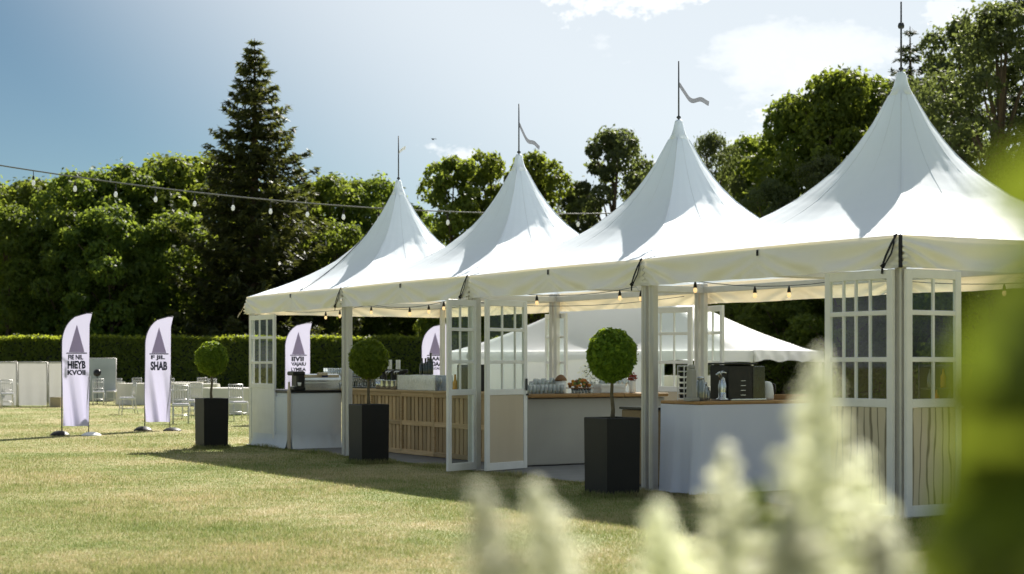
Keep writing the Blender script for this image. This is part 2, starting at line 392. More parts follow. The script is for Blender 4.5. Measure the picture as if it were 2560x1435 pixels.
# ------------------------------------------------------------------ mesh helpers
class MB:
    def __init__(self): self.v = []; self.f = []; self.sm = []

    def add(self, verts, faces, smooth=False):
        o = len(self.v); self.v += [tuple(p) for p in verts]
        self.f += [tuple(i + o for i in q) for q in faces]; self.sm += [smooth] * len(faces)
        return self

    def box(self, c, s, rz=0.0, taper=1.0, bev=0.0, mtx=None):
        cx, cy, cz = c; x, y, z = s[0] / 2, s[1] / 2, s[2] / 2
        if bev:
            b = min(bev, x * .45, y * .45, z * .45)
            pts, fcs = [], []
            for zz, ins in ((-z, b), (-z + b, 0), (z - b, 0), (z, b)):
                X, Y = x - ins, y - ins
                k = 1.0 if zz > 0 else taper
                c4 = min(b, X * .4, Y * .4)
                pts += [((X - c4) * k, -Y * k, zz), (X * k, (-Y + c4) * k, zz), (X * k, (Y - c4) * k, zz), ((X - c4) * k, Y * k, zz),
                        ((-X + c4) * k, Y * k, zz), (-X * k, (Y - c4) * k, zz), (-X * k, (-Y + c4) * k, zz), ((-X + c4) * k, -Y * k, zz)]
            for r in range(3):
                for i in range(8):
                    j = (i + 1) % 8; fcs.append((r * 8 + i, r * 8 + j, r * 8 + 8 + j, r * 8 + 8 + i))
            fcs += [tuple(range(7, -1, -1)), tuple(range(24, 32))]
        else:
            pts = [(sx * x * (taper if sz < 0 else 1), sy * y * (taper if sz < 0 else 1), sz * z) for sz in (-1, 1) for sx, sy in ((-1, -1), (1, -1), (1, 1), (-1, 1))]
            fcs = [(3, 2, 1, 0), (4, 5, 6, 7), (0, 1, 5, 4), (1, 2, 6, 5), (2, 3, 7, 6), (3, 0, 4, 7)]
        if rz:
            ca, sa = math.cos(rz), math.sin(rz); pts = [(p[0] * ca - p[1] * sa, p[0] * sa + p[1] * ca, p[2]) for p in pts]
        if mtx: pts = [tuple(mtx @ Vector(p)) for p in pts]
        return self.add([(p[0] + cx, p[1] + cy, p[2] + cz) for p in pts], fcs)

    def tube(self, pts, rad, seg=8, caps=True):
        pts = [Vector(p) for p in pts]; n = len(pts)
        if not hasattr(rad, '__len__'): rad = [rad] * n
        vs_, fs = [], []
        ref = Vector((0.31, 0.17, 0.93))
        for i, p in enumerate(pts):
            d = (pts[min(i + 1, n - 1)] - pts[max(i - 1, 0)]).normalized()
            s = d.cross(ref)
            if s.length < 1e-3: s = d.cross(Vector((1, 0, 0)))
            s.normalize(); t = d.cross(s)
            for k in range(seg):
                a = 2 * math.pi * k / seg
                vs_.append(p + (s * math.cos(a) + t * math.sin(a)) * rad[i])
        for i in range(n - 1):
            for k in range(seg):
                k2 = (k + 1) % seg
                fs.append((i * seg + k, i * seg + k2, (i + 1) * seg + k2, (i + 1) * seg + k))
        if caps: fs += [tuple(range(seg - 1, -1, -1)), tuple((n - 1) * seg + k for k in range(seg))]
        return self.add(vs_, fs, True)

    def lathe(self, prof, seg=14, c=(0, 0, 0)):
        vs_, fs = [], []
        for r, z in prof:
            for k in range(seg):
                a = 2 * math.pi * k / seg; vs_.append((c[0] + r * math.cos(a), c[1] + r * math.sin(a), c[2] + z))
        for i in range(len(prof) - 1):
            for k in range(seg):
                k2 = (k + 1) % seg; fs.append((i * seg + k, i * seg + k2, (i + 1) * seg + k2, (i + 1) * seg + k))
        return self.add(vs_, fs, True)

    def strip(self, pts, wvec, th=0.003):
        pts = [Vector(p) for p in pts]; w = Vector(wvec)
        n = len(pts); vs_ = []
        for p in pts: vs_ += [p - w, p + w]
        return self.add(vs_, [(2 * i, 2 * i + 1, 2 * i + 3, 2 * i + 2) for i in range(n - 1)], True)

    def grid(self, fn, nu, nv):
        vs_ = [fn(i / nu, j / nv) for j in range(nv + 1) for i in range(nu + 1)]
        w = nu + 1
        return self.add(vs_, [(j * w + i, j * w + i + 1, (j + 1) * w + i + 1, (j + 1) * w + i) for j in range(nv) for i in range(nu)], True)

    def mesh(self, name, mt):
        me = bpy.data.meshes.new(name); me.from_pydata(self.v, [], self.f)
        me.polygons.foreach_set('use_smooth', self.sm); me.materials.append(MATS[mt]); me.update()
        return me

    def build(self, name, mt, parent=None, loc=None, rz=None):
        return link(name, self.mesh(name, mt), parent, loc, rz)


def link(name, me, parent=None, loc=None, rz=None):
    o = bpy.data.objects.new(name, me); COL.objects.link(o)
    if parent: o.parent = parent
    if loc is not None: o.location = loc
    if rz is not None: o.rotation_euler = (0, 0, rz)
    return o


def tag(o, label, cat, group=None, kind=None):
    if label: o['label'] = label
    if cat: o['category'] = cat
    if group: o['group'] = group
    if kind: o['kind'] = kind
    return o


def thing(name, loc, rz, label, cat, group=None):
    o = bpy.data.objects.new(name, None); COL.objects.link(o)
    o.empty_display_size = 0.2; o.location = loc; o.rotation_euler = (0, 0, rz)
    return tag(o, label, cat, group)


def dup(root, loc, rz, label, scale=None, group=None):
    r = root.copy(); COL.objects.link(r); r.location = loc; r.rotation_euler = (0, 0, rz); r['label'] = label
    if scale: r.scale = scale
    if group: r['group'] = group
    for ch in list(root.children):
        c = ch.copy(); COL.objects.link(c); c.parent = r
        for g in list(ch.children):
            d = g.copy(); COL.objects.link(d); d.parent = c
    return r


def np_mesh(name, verts, nper, mt, smooth=False):
    n = len(verts) // nper
    me = bpy.data.meshes.new(name)
    me.vertices.add(len(verts)); me.vertices.foreach_set('co', np.ascontiguousarray(verts, dtype=np.float32).ravel())
    me.loops.add(n * nper); me.loops.foreach_set('vertex_index', np.arange(n * nper, dtype=np.int32))
    me.polygons.add(n); me.polygons.foreach_set('loop_start', np.arange(0, n * nper, nper, dtype=np.int32))
    me.update(calc_edges=True); me.materials.append(MATS[mt])
    return me


def unit(a):
    return a / np.maximum(np.linalg.norm(a, axis=1, keepdims=True), 1e-6)


def leaf_quads(c, nrm, length, width, spread=0.8, axis=None):
    """diamond leaves at centres c, facing roughly nrm"""
    n = len(c)
    nn = unit(nrm + NR.normal(0, spread, (n, 3)))
    t = NR.normal(0, 1, (n, 3)) if axis is None else axis + NR.normal(0, 0.25, (n, 3))
    t = unit(t - nn * (t * nn).sum(1, keepdims=True)); b = np.cross(nn, t)
    L = (length * NR.uniform(.6, 1.3, (n, 1))) / 2; W = (width * NR.uniform(.6, 1.3, (n, 1))) / 2
    out = np.empty((n, 4, 3)); out[:, 0] = c - t * L; out[:, 1] = c + b * W - t * L * .15; out[:, 2] = c + t * L; out[:, 3] = c - b * W - t * L * .15
    return out.reshape(-1, 3)


# ------------------------------------------------------------------ ground
m = MB(); N = 40
m.add([(0, 0, 0)] + [(700 * math.cos(2 * math.pi * k / N), 700 * math.sin(2 * math.pi * k / N), 0) for k in range(N)],
      [(0, k + 1, (k + 1) % N + 1) for k in range(N)])
tag(m.build('lawn', 'lawn_ground'), 'dry sunlit lawn around the tents', None, kind='structure')

m = MB()
m.box((S / 2 + .03, 2 * S, 0.010), (S - .02, 4 * S - .02, 0.012))
tag(m.build('floor_mat', 'floor_grey', loc=P4, rz=ROT), 'grey flooring laid inside the tents', None, kind='structure')

# grass blades, thinning out with distance
NB = 850000
d = np.exp(NR.uniform(math.log(10.2), math.log(62), NB)); x = NR.uniform(-0.345, 0.345, NB) * d
keep = NR.uniform(0, 1, NB) < np.clip(1.2 - d / 66, 0, 1)
rel = np.stack([x - P4.x, d - P4.y], 1); bb = rel @ np.array([V.x, V.y]); aa = rel @ np.array([U.x, U.y])
keep &= ~((bb > 0.04) & (aa > 0.0) & (aa < 4 * S))
x, d = x[keep], d[keep]; n = len(x)
ht = NR.uniform(.012, .032, n) * (0.7 + 0.6 * (0.5 + 0.5 * np.sin(x * 1.7 + np.sin(d * .9) * 2)))
sc = np.clip(d / 14, 1, 3.2)
an = NR.uniform(0, 2 * math.pi, n); w = .0026 * sc
ln = NR.uniform(0, .8, n) * ht; la = NR.uniform(0, 2 * math.pi, n)
bl = np.empty((n, 3, 3))
bl[:, 0] = np.stack([x - np.cos(an) * w, d - np.sin(an) * w, np.zeros(n)], 1)
bl[:, 1] = np.stack([x + np.cos(an) * w, d + np.sin(an) * w, np.zeros(n)], 1)
bl[:, 2] = np.stack([x + np.cos(la) * ln, d + np.sin(la) * ln, ht], 1)
ne = 26000
ea = NR.uniform(-.2, 4 * S + .3, ne); eb = .03 - np.abs(NR.normal(0, .07, ne))
k1 = ne // 2; pc = np.array([[p_.x, p_.y] for p_ in (G(1530, 1240), G(922, 1158), G(529, 1121))])[NR.integers(0, 3, k1)]
tq = NR.uniform(-1, 1, k1) * .23; sd_ = NR.integers(0, 4, k1); dd_ = .212 + np.abs(NR.normal(0, .035, k1))
lx = np.where(sd_ == 0, dd_, np.where(sd_ == 1, -dd_, tq)); ly = np.where(sd_ < 2, tq, np.where(sd_ == 2, dd_, -dd_))
ex = P4.x + V.x * eb + U.x * ea; ey = P4.y + V.y * eb + U.y * ea
ex[:k1] = pc[:, 0] + V.x * lx + U.x * ly; ey[:k1] = pc[:, 1] + V.y * lx + U.y * ly
eh = NR.uniform(.02, .075, ne) * (.5 + .8 * (np.sin(ea * 3.1) * .5 + .5)); ean = NR.uniform(0, 6.283, ne); ela = NR.uniform(0, 6.283, ne); eln = eh * NR.uniform(0, .6, ne)
eb3 = np.empty((ne, 3, 3))
eb3[:, 0] = np.stack([ex - np.cos(ean) * .004, ey - np.sin(ean) * .004, np.zeros(ne)], 1)
eb3[:, 1] = np.stack([ex + np.cos(ean) * .004, ey + np.sin(ean) * .004, np.zeros(ne)], 1)
eb3[:, 2] = np.stack([ex + np.cos(ela) * eln, ey + np.sin(ela) * eln, eh], 1)
bl = np.concatenate([bl, eb3])
tag(link('grass', np_mesh('grass', bl.reshape(-1, 3), 3, 'lawn_blades')), 'short dry grass blades covering the lawn', 'grass', kind='stuff')


# ------------------------------------------------------------------ pagoda tents
PROF = [(0, 1.0), (.02, .965), (.045, .905), (.08, .82), (.12, .725), (.17, .63), (.22, .545), (.28, .463), (.34, .398), (.42, .318), (.5, .257), (.6, .192), (.7, .136), (.8, .086), (.9, .041), (1.0, 0.0)]
EAVE, PEAK, HEM = 2.60, 4.53, 2.30
HW = S / 2 - 0.012


def prof(s):
    for (s0, h0), (s1, h1) in zip(PROF, PROF[1:]):
        if s <= s1:
            k = (s - s0) / (s1 - s0)
            return h0 + (h1 - h0) * k
    return 0.0


def canopy_point(side, t, s, hw, hwy, eave, peak, prof=prof, sagk=.075):
    q = ((1, t), (-t, 1), (-1, -t), (t, -1))[side]
    ang = math.atan2(q[1], q[0]); rs = math.hypot(*q)
    k = s ** 0.55                                        # round near the top, square at the eave
    rad = (1 - k) * 1.30 + k * rs
    px, py = math.cos(ang) * rad * s, math.sin(ang) * rad * s
    edge = 1 - abs(t)                                    # 0 at the hips, 1 mid-side
    sag = -sagk * math.sin(math.pi * s) ** 1.2 * (edge ** 1.3)
    wr = 0.0035 * math.sin(9 * math.pi * t + 3 * s + side) * (s * (1 - s) * 3)
    # tension creases fanning out of the eave corners
    dc = math.hypot((1 - s) * 1.6, edge) + .05
    wr += 0.0075 * math.sin(math.atan2((1 - s) * 1.6, edge + .02) * 17 + side) * math.exp(-(dc - .25) ** 2 / .06) * min(1, (1 - s) * 12)
    return (px * hw, py * hwy, eave + (peak - eave) * prof(s) + sag + wr)


def canopy_mesh(hw, eave, peak, n=28, hwy=None, prof=prof, sagk=.075):
    hwy = hwy or hw
    m = MB(); rings = [0.028] + [s for s, _ in PROF[2:]]
    fine = []
    for a, b in zip(rings, rings[1:]): fine += [a, (2 * a + b) / 3, (a + 2 * b) / 3]
    fine.append(1.0)
    vs_ = [canopy_point(side, i / n * 2 - 1, s, hw, hwy, eave, peak, prof, sagk) for s in fine for side in range(4) for i in range(n)]
    M = 4 * n; fs = []
    for r in range(len(fine) - 1):
        for i in range(M):
            j = (i + 1) % M; fs.append((r * M + j, r * M + i, (r + 1) * M + i, (r + 1) * M + j))
    m.add(vs_, fs, True)
    return m


def valance(length, seed, mid=True):
    rr = random.Random(seed); ph = [rr.uniform(0, 6.28) for _ in range(6)]
    def fn(uu, vv):                                   # uu along, vv down
        xx = (uu - .5) * length
        z = EAVE - vv * (EAVE - HEM) + 0.012 * math.sin(math.pi * uu) * (1 if vv < .5 else -0.4)
        c = abs(uu - .5) * 2                            # 0 mid buckle, 1 corners
        fan = math.sin((vv + .12) / (0.10 + c * 0.55) * 2.6 + ph[0]) * 0.050 * (0.35 + c) * (1 - 0.55 * c)
        fan2 = math.sin((vv + .1) / (0.10 + (1 - c) * 0.6) * 3.1 + ph[1]) * 0.042 * c
        y = -(0.012 + 0.035 * vv + (fan + fan2) * (0.10 + vv * 1.0) * (1 - .35 * vv) + 0.006 * math.sin(uu * 21 + ph[2]) * vv)
        return (xx, y, z + .004 * math.sin(uu * 15 + ph[3]) * vv)
    return MB().grid(fn, 90, 16)


def ribbon_pts(k):
    if k == 0:
        return [(0.0, 0, .52), (.02, 0, .53), (.05, 0, .56), (.08, .01, .585), (.12, .02, .60)]
    c = [Vector(p) for p in [(0, 0, .50), (.02, .0, .47), (.04, .01, .43), (.08, .02, .375), (.13, .03, .33), (.20, .02, .30), (.28, 0, .285), (.36, -.01, .27)]]
    out = []
    for i in range(len(c) - 1):                          # smooth curve through the points
        p0, p1, p2, p3 = c[max(i - 1, 0)], c[i], c[i + 1], c[min(i + 2, len(c) - 1)]
        for q in range(5):
            f = q / 5; out.append(tuple(.5 * (2 * p1 + (p2 - p0) * f + (2 * p0 - 5 * p1 + 4 * p2 - p3) * f * f + (3 * p1 - p0 - 3 * p2 + p3) * f ** 3)))
    return out + [tuple(c[-1])]


def post_mb(h=EAVE - 0.02):
    m = MB()
    m.box((0, 0, h / 2), (0.085, 0.085, h), bev=0.012)
    m.box((0, 0, 0.006), (0.16, 0.16, 0.012), bev=0.003)
    for dx in (-.043, .043): m.box((dx * 1.02, 0, h / 2), (0.006, 0.02, h - .05))
    return m


POST = post_mb().mesh('post', 'aluminium')
CANOPY = canopy_mesh(HW, EAVE, PEAK).mesh('canopy', 'canvas')
CAP = MB().lathe([(.0, PEAK + .045), (.040, PEAK + .04), (.052, PEAK + .018), (.074, PEAK - .08), (.098, PEAK - .15), (.128, PEAK - .215), (.122, PEAK - .215)], 16).mesh('peak_cap', 'canvas')
POLE = MB().tube([(0, 0, PEAK), (0, 0, PEAK + .80)], [.012, .009], 8).lathe([(.022, PEAK + .06), (.03, PEAK + .075), (.022, PEAK + .09)], 10).mesh('finial_pole', 'dark_metal')
BEAM = MB().box((0, 0, 0), (2 * HW - .1, .05, .09), bev=.006).mesh('eave_beam', 'aluminium')

def seam_mesh(t, r):
    return MB().tube([Vector(canopy_point(0, t, .05 + .95 * k / 30, HW, HW, EAVE, PEAK)) + Vector((0, 0, .001)) for k in range(31)], r, 5).mesh('seam', 'seam_thread')


SEAMS = [seam_mesh(1.0, .006), seam_mesh(.36, .0022), seam_mesh(-.36, .0022)]

TENT_LABELS = ['farthest white peaked tent, over the white counter and coffee machine',
               'white peaked tent second from the left, over the slatted timber bar',
               'white peaked tent third from the left, behind the largest clipped ball tree',
               'nearest and largest white peaked tent at the right, over the cloth-covered bar table']
TENTS = []
for i in range(4):                                       # 0 = farthest (left), 3 = nearest (right)
    a0 = (3 - i) * S
    t = thing('peaked_tent', T(S / 2, a0 + S / 2), ROT, TENT_LABELS[i], 'tent', 'row of white peaked tents')
    TENTS.append(t)
    link('canopy', CANOPY, t); link('peak_cap', CAP, t)
    for k in range(4):
        for sm_ in SEAMS: link('seam', sm_, t, rz=k * math.pi / 2)
    pole = link('finial_pole', POLE, t)
    if i < 3:
        rb = MB().strip([Vector((p[0] * (1, .86, 1.08)[i], p[1], p[2] - (0, .10, 0)[i] * p[0] / .3 + (0, .015, .02)[i] * math.sin(p[0] * 30))) + Vector((0, 0, PEAK)) for p in ribbon_pts(0 if i == 0 else 1)], (0.004, 0.0, 0.030))
        link('ribbon', rb.mesh('ribbon', 'paper_white' if i == 0 else 'ribbon_grey'), pole, rz=-ROT)
    else:
        MB().lathe([(0, .50), (.03, .515), (.036, .54), (.028, .57), (0, .58)], 10).build('ball_finial', 'dark_metal', pole, loc=(0, 0, PEAK))
    # sides: front (-x), back (+x), right (-y), left (+y)
    for k, (ang, lx, ly) in enumerate(((-math.pi / 2, -HW, 0), (math.pi / 2, HW, 0), (0, 0, -HW), (math.pi, 0, HW))):
        if (k == 2 and i < 3) or (k == 3 and i > 0): continue        # neighbours share no hanging edge between them
        valance(2 * HW + .02, i * 7 + k).build('valance', 'valance_canvas', t, loc=(lx, ly, 0), rz=ang)
    for (ang, lx, ly) in ((math.pi / 2, -HW + .07, 0), (math.pi / 2, HW - .07, 0), (0, 0, -HW + .07), (0, 0, HW - .07)):
        link('eave_beam', BEAM, t, loc=(lx, ly, EAVE - .10), rz=ang)
    for sx in (-1, 1):
        for sy in (-1, 1): link('post', POST, t, loc=(sx * (HW - .06), sy * (HW - .06), 0.012))
    # buckle in the middle of the front hem
    bk = MB(); bk.box((-HW - .026, 0, EAVE - .055), (.012, .045, .085), bev=.004)
    bo = bk.build('buckle', 'white_paint', t)
    MB().box((-HW - .036, 0, EAVE - .05), (.012, .028, .06), bev=.003).build('buckle_clip', 'strap_black', bo)
    # tie strap at the right front corner (local -y end)
    st = MB(); yb = -HW + .02; xb = -HW - .045
    st.strip([(xb + .02, yb, EAVE + .01), (xb - .01, yb + .04, EAVE - .08), (xb - .02, yb + .10, EAVE - .19), (xb - .02, yb + .14, HEM + .03), (xb - .01, yb + .16, HEM - .05)], (0, .014, .004))
    st.strip([(xb + .02, yb + .03, EAVE + .005), (xb - .012, yb + .012, EAVE - .10), (xb - .02, yb + .03, EAVE - .17), (xb - .018, yb + .10, HEM + .05), (xb - .012, yb + .135, HEM + .01)], (0, .010, .003))
    st.tube([(xb - .02, yb + .12, HEM + .05), (xb - .03, yb + .15, HEM + .02), (xb - .02, yb + .13, HEM)], .012, 6)
    st.build('tie_strap', 'strap_black', t)
# dark edge strip down the valance corner of the nearest tent, and the loose cord on the farthest roof
MB().box((-HW - .018, -HW - .018, (EAVE + HEM) / 2), (.03, .03, EAVE - HEM), bev=.005).build('corner_strip', 'strap_black', TENTS[3])
cord = []
for k in range(15):
    s = 0.16 + 0.8 * k / 14
    ang = math.radians(180 - 18 + 55 * (k / 14) ** 0.7) - .55
    q = (math.cos(ang), math.sin(ang)); mm = max(abs(q[0]), abs(q[1])); kk = s ** .55
    rad = (1 - kk) * 1.3 + kk / mm
    edge = 1 - min(abs(q[0]), abs(q[1])) / mm
    cord.append((q[0] * rad * s * HW, q[1] * rad * s * HW, EAVE + (PEAK - EAVE) * prof(s) - .075 * math.sin(math.pi * s) ** 1.2 * edge ** 1.3 + .012))
MB().tube(cord, .008, 5).build('roof_cord', 'cable', TENTS[0])
# tied tag fluttering off the farthest tent's left corner
c0 = MB(); c0.tube([(-HW - .02, HW, HEM + .22), (-HW - .05, HW + .08, HEM + .10), (-HW - .07, HW + .18, HEM + .0)], .005, 5)
c0.strip([(-HW - .07, HW + .17, HEM + .03), (-HW - .08, HW + .26, HEM - .05)], (.004, .01, .018))
c0.build('corner_tie', 'beige_panel', TENTS[0])


# ------------------------------------------------------------------ glazed doors (parts of the tents)
def door(tent, w, h, cols, loc, rz, lower, zbot=0.03, name='door', handle=False, colw=None, label=None):
    st, th = 0.075, 0.042
    m = MB()
    rows = [(.475, .625), (.645, .815), (.835, .963)]
    rows = [(a * h, b * h) for a, b in rows]
    pb, pt = 0.045 * h, 0.44 * h
    m.box((st / 2, 0, h / 2), (st, th, h), bev=.006); m.box((w - st / 2, 0, h / 2), (st, th, h), bev=.006)
    iw = w - 2 * st
    for za, zb in ((0, pb), (pt, rows[0][0]), (rows[0][1], rows[1][0]), (rows[1][1], rows[2][0]), (rows[2][1], h)):
        m.box((w / 2, 0, (za + zb) / 2), (iw + .004, th - .008, zb - za), bev=.004)
    mun = 0.026
    cw = colw or [1.0 / cols] * cols
    xs = [st]
    for c in cw: xs.append(xs[-1] + iw * c)
    for za, zb in rows:
        for xx in xs[1:-1]: m.box((xx, 0, (za + zb) / 2), (mun, th - .014, zb - za + .004), bev=.004)
    dr = m.build(name, 'white_paint', tent, loc=(loc[0], loc[1], zbot), rz=rz)
    if label: dr['label'] = label
    for za, zb in rows:
        for xa, xb in zip(xs, xs[1:]):
            MB().box(((xa + xb) / 2, 0, (za + zb) / 2), (xb - xa - .004, .005, zb - za - .002)).build('pane', 'pane_glass', dr)
    MB().box((w / 2, 0, (pb + pt) / 2), (iw - .004, .018 if lower != 'pane_glass' else .006, pt - pb - .003)).build('lower_panel', lower, dr)
    if handle:
        hb = MB(); hb.box((w - st / 2, -.035, h * .50), (.03, .02, .16), bev=.005); hb.tube([(w - st / 2, -.03, h * .44), (w - st / 2 + .01, -.06, h * .44)], .014, 8)
        hb.build('handle', 'dark_metal' if handle == 1 else 'white_paint', dr)
    return dr


L0 = -HW
def door_px(tent, h, cols, A, B, lower, **kw):            # leaf standing between two ground points
    q = Matrix.Rotation(-ROT, 3, 'Z')
    a_, b_ = q @ (Vector(A) - tent.location), q @ (Vector(B) - tent.location)
    return door(tent, (b_ - a_).length, h, cols, (a_.x, a_.y), math.atan2(b_.y - a_.y, b_.x - a_.x), lower, **kw)


# nearest tent: pair folded back at its front corner
door(TENTS[3], .90, 2.26, 4, (L0 - .03, L0 + .055), math.pi / 2, 'striped_board', colw=[.30, .25, .22, .23])
door(TENTS[3], .70, 2.26, 2, (L0 + .03, L0 - .03), 0, 'striped_board', handle=2)
# third tent: pair standing open at the post it shares with the second
door_px(TENTS[2], 2.24, 2, AT(1118, 20.75), AT(1190, 21.25), 'pane_glass', colw=[.42, .58])
door_px(TENTS[2], 2.24, 3, AT(1213, 20.85), AT(1316, 21.5), 'beige_panel', handle=1, colw=[.38, .38, .24])
# farthest tent: fixed leaf at the left front corner
door(TENTS[0], 1.10, 2.24, 3, (L0 + .02, HW - 1.20), math.pi / 2, 'white_paint', colw=[.30, .34, .36])
# rear leaves behind the bar
door(TENTS[2], .90, 2.24, 3, (HW - .02, HW - .45), math.pi / 2 - .2, 'beige_panel')
door(TENTS[1], .90, 2.24, 3, (HW - .02, L0 + .25), math.pi / 2 + .3, 'beige_panel')
door(TENTS[1], .85, 2.24, 3, (HW - .02, HW - .30), math.pi / 2 - .15, 'beige_panel')

# ------------------------------------------------------------------ bars and counters
TOP = 0.99


def panel_counter():
    t = thing('bar_counter', T(0.03, 14.0), ROT, 'white panelled bar counter carrying the coffee machine in the farthest tent', 'counter')
    MB().box((.50, .82, TOP / 2 - .02), (.94, 1.58, TOP - .05), bev=.01).build('body', 'counter_white', t)
    MB().box((.50, .82, TOP - .022), (.99, 1.63, .04), bev=.008).build('countertop', 'black_plastic', t)
    f = MB(); f.box((.012, .82, TOP / 2 - .03), (.012, 1.5, TOP - .16), bev=.004); f.build('front_panel', 'counter_white', t)
    f = MB(); f.box((.0, .0, TOP / 2), (.05, .05, TOP), bev=.006); f.box((-.0, .0, TOP + .06), (.03, .03, .16), bev=.004); f.build('corner_post', 'beige_panel', t)
    sk = MB().grid(lambda q, z: (.04 + q * .9, -.012 - .05 * (1 - z) ** 2 + .004 * math.sin(q * 30), .02 + z * .22), 30, 6); sk.build('skirt', 'counter_white', t)
    sk = MB().grid(lambda q, z: (-.012 - .05 * (1 - z) ** 2 + .004 * math.sin(q * 26), .04 + q * 1.5, .02 + z * .22), 30, 6); sk.build('skirt', 'counter_white', t)


panel_counter()


def slat_bar():
    a_lo, a_hi = 8.56, 13.95
    t = thing('slatted_bar', T(1.0, a_lo), ROT, 'long timber bar clad in upright pallet slats under the second tent', 'bar')
    L = a_hi - a_lo
    MB().box((.36, L / 2 + .01, .47), (.60, L - .06, .90)).build('body', 'brown_wood', t)
    sl = MB().box((0, 0, 0), (.022, .098, .385), bev=.004).mesh('slat', 'pallet_wood')
    rl = MB().box((0, 0, 0), (.034, L / 5 - .012, .075), bev=.005).mesh('rail', 'pallet_rail')
    k = 0; y = .07
    while y < L - .04:
        for zc in (.285, .735):
            o = link('slat', sl, t, loc=(.012 + R.uniform(-.003, .003), y, zc)); o.rotation_euler = (R.uniform(-.01, .01), 0, R.uniform(-.03, .03))
        y += .128; k += 1
    for j in range(5):
        for zc, dx in ((.06, 0), (.51, 0), (.955, -.01)):
            link('rail', rl, t, loc=(-.006 + dx + R.uniform(-.003, .003), (j + .5) * L / 5, zc))
    pst = MB().box((0, 0, .49), (.045, .06, .90), bev=.006).mesh('upright', 'pallet_rail')
    for j in range(6): link('upright', pst, t, loc=(-.008, max(.03, min(L - .03, j * L / 5)), 0.02))
    tp = MB().box((.36, L / 2, 1.0), (.82, L + .04, .035), bev=.008); tp.build('countertop', 'pallet_rail', t)
    return t


slat_bar()


def side_bar():
    t = thing('bar_counter', T(1.0, 8.05), ROT, 'plain grey-fronted bar with a brown wooden top behind the largest ball tree', 'counter')
    L = 2.35
    MB().box((L / 2, .22, .49), (L, .40, .92), bev=.01).build('body', 'counter_grey', t)
    MB().box((L / 2, .22, .015 + .012), (L - .04, .36, .03)).build('plinth', 'black_plastic', t)
    b = MB()
    for q in range(3): b.box((L / 6 + q * L / 3, .20, .985), (L / 3 - .006, .56, .05), bev=.01)
    b.build('countertop', 'table_wood', t)


side_bar()


def drape(fn_perim, z0, z1, amp, waves, nseg, rows=14, flare=.05):
    """cloth hanging from a closed outline; fn_perim(q)->(x,y,nx,ny)"""
    def fn(q, r):
        x, y, nx, ny = fn_perim(q); dn = 1 - r
        o = flare * dn + amp * dn ** 1.1 * (math.sin(q * waves * 6.2832) + .4 * math.sin(q * waves * 2.3 * 6.2832 + 1))
        return (x + nx * o, y + ny * o, z0 + (z1 - z0) * r)
    return MB().grid(fn, nseg, rows)


def rect_perim(w, l):
    P = 2 * (w + l); cr = .04
    def fn(q):
        s = (q % 1.0) * P
        if s < w: return (s - w / 2, -l / 2, 0, -1)
        s -= w
        if s < l: return (w / 2, s - l / 2, 1, 0)
        s -= l
        if s < w: return (w / 2 - s, l / 2, 0, 1)
        s -= w
        return (-w / 2, l / 2 - s, -1, 0)
    return fn


def cloth_table():
    a0, a1, b0, b1 = 2.98, 3.66, .02, 2.62
    t = thing('bar_table', T((b0 + b1) / 2, (a0 + a1) / 2), ROT, 'long bar table with wooden top and white cloth skirt in the nearest tent', 'table')
    w, l = b1 - b0, a1 - a0
    tp = MB()
    tp.box((-w / 4, 0, 1.005), (w / 2 - .006, l + .05, .035), bev=.008); tp.box((w / 4, 0, 1.005), (w / 2 - .006, l + .05, .035), bev=.008)
    tp.build('tabletop', 'table_wood', t)
    lg = MB().box((0, 0, .49), (.05, .05, .97), bev=.005).mesh('leg', 'aluminium')
    for sx in (-1, 1):
        for sy in (-1, 1): link('leg', lg, t, loc=(sx * (w / 2 - .08), sy * (l / 2 - .08), 0.014))
    fp = rect_perim(w, l); P = 2 * (w + l)
    def fn(q, r):
        x, y, nx, ny = fp(q); dn = 1 - r
        end = nx < -.5
        s = (q % 1) * P
        o = .02 + (.035 if end else .015) * dn
        if end: o += .030 * dn * math.sin(y * 17 + .6) + .012 * math.sin(y * 41) * dn
        else: o += .006 * dn * math.sin(x * 5.1) + .003 * math.sin(x * 13 + z_w(r)) * dn
        return (x + nx * o, y + ny * o, .03 + .955 * r)
    def z_w(r): return r * 3
    MB().grid(fn, 220, 14).build('cloth_skirt', 'cloth_white', t)


cloth_table()

# burlap-fronted cabinet just behind the shared post
t = thing('cabinet', T(.30, 4.25), ROT, 'narrow brown hessian-fronted cabinet between the tent post and the cloth-covered table', 'cabinet')
m = MB(); m.box((.5, .3, .46), (1.0, .55, .86), bev=.01); m.build('body', 'burlap', t)
MB().box((.5, .3, .91), (1.04, .6, .03), bev=.006).build('top', 'black_plastic', t)
MB().box((.5, .3, .028), (.96, .52, .03)).build('plinth', 'black_plastic', t)

# ------------------------------------------------------------------ things on the bars
TUMBLER = MB().lathe([(0, .004), (.028, .002), (.034, .012), (.040, .13), (.037, .13), (.031, .015), (0, .014)], 12).mesh('tumbler', 'clear_glass')
WINE = MB().lathe([(0, 0), (.034, .002), (.034, .006), (.006, .012), (.005, .085), (.02, .10), (.038, .135), (.036, .20), (.033, .20), (.034, .135), (.0, .10)], 12).mesh('wine_glass', 'clear_glass')
BOTTLE = MB().lathe([(0, 0), (.038, .003), (.04, .02), (.04, .19), (.03, .225), (.015, .25), (.014, .315), (.017, .318), (.017, .33), (0, .332)], 12).mesh('bottle', 'dark_glass')
GR = {}


def glassrow(me, name, label, group, pts, cat='glass'):
    for p in pts:
        o = link(name, me, loc=p, rz=R.uniform(0, 6)); tag(o, label, cat, group)


ZT = 1.0185
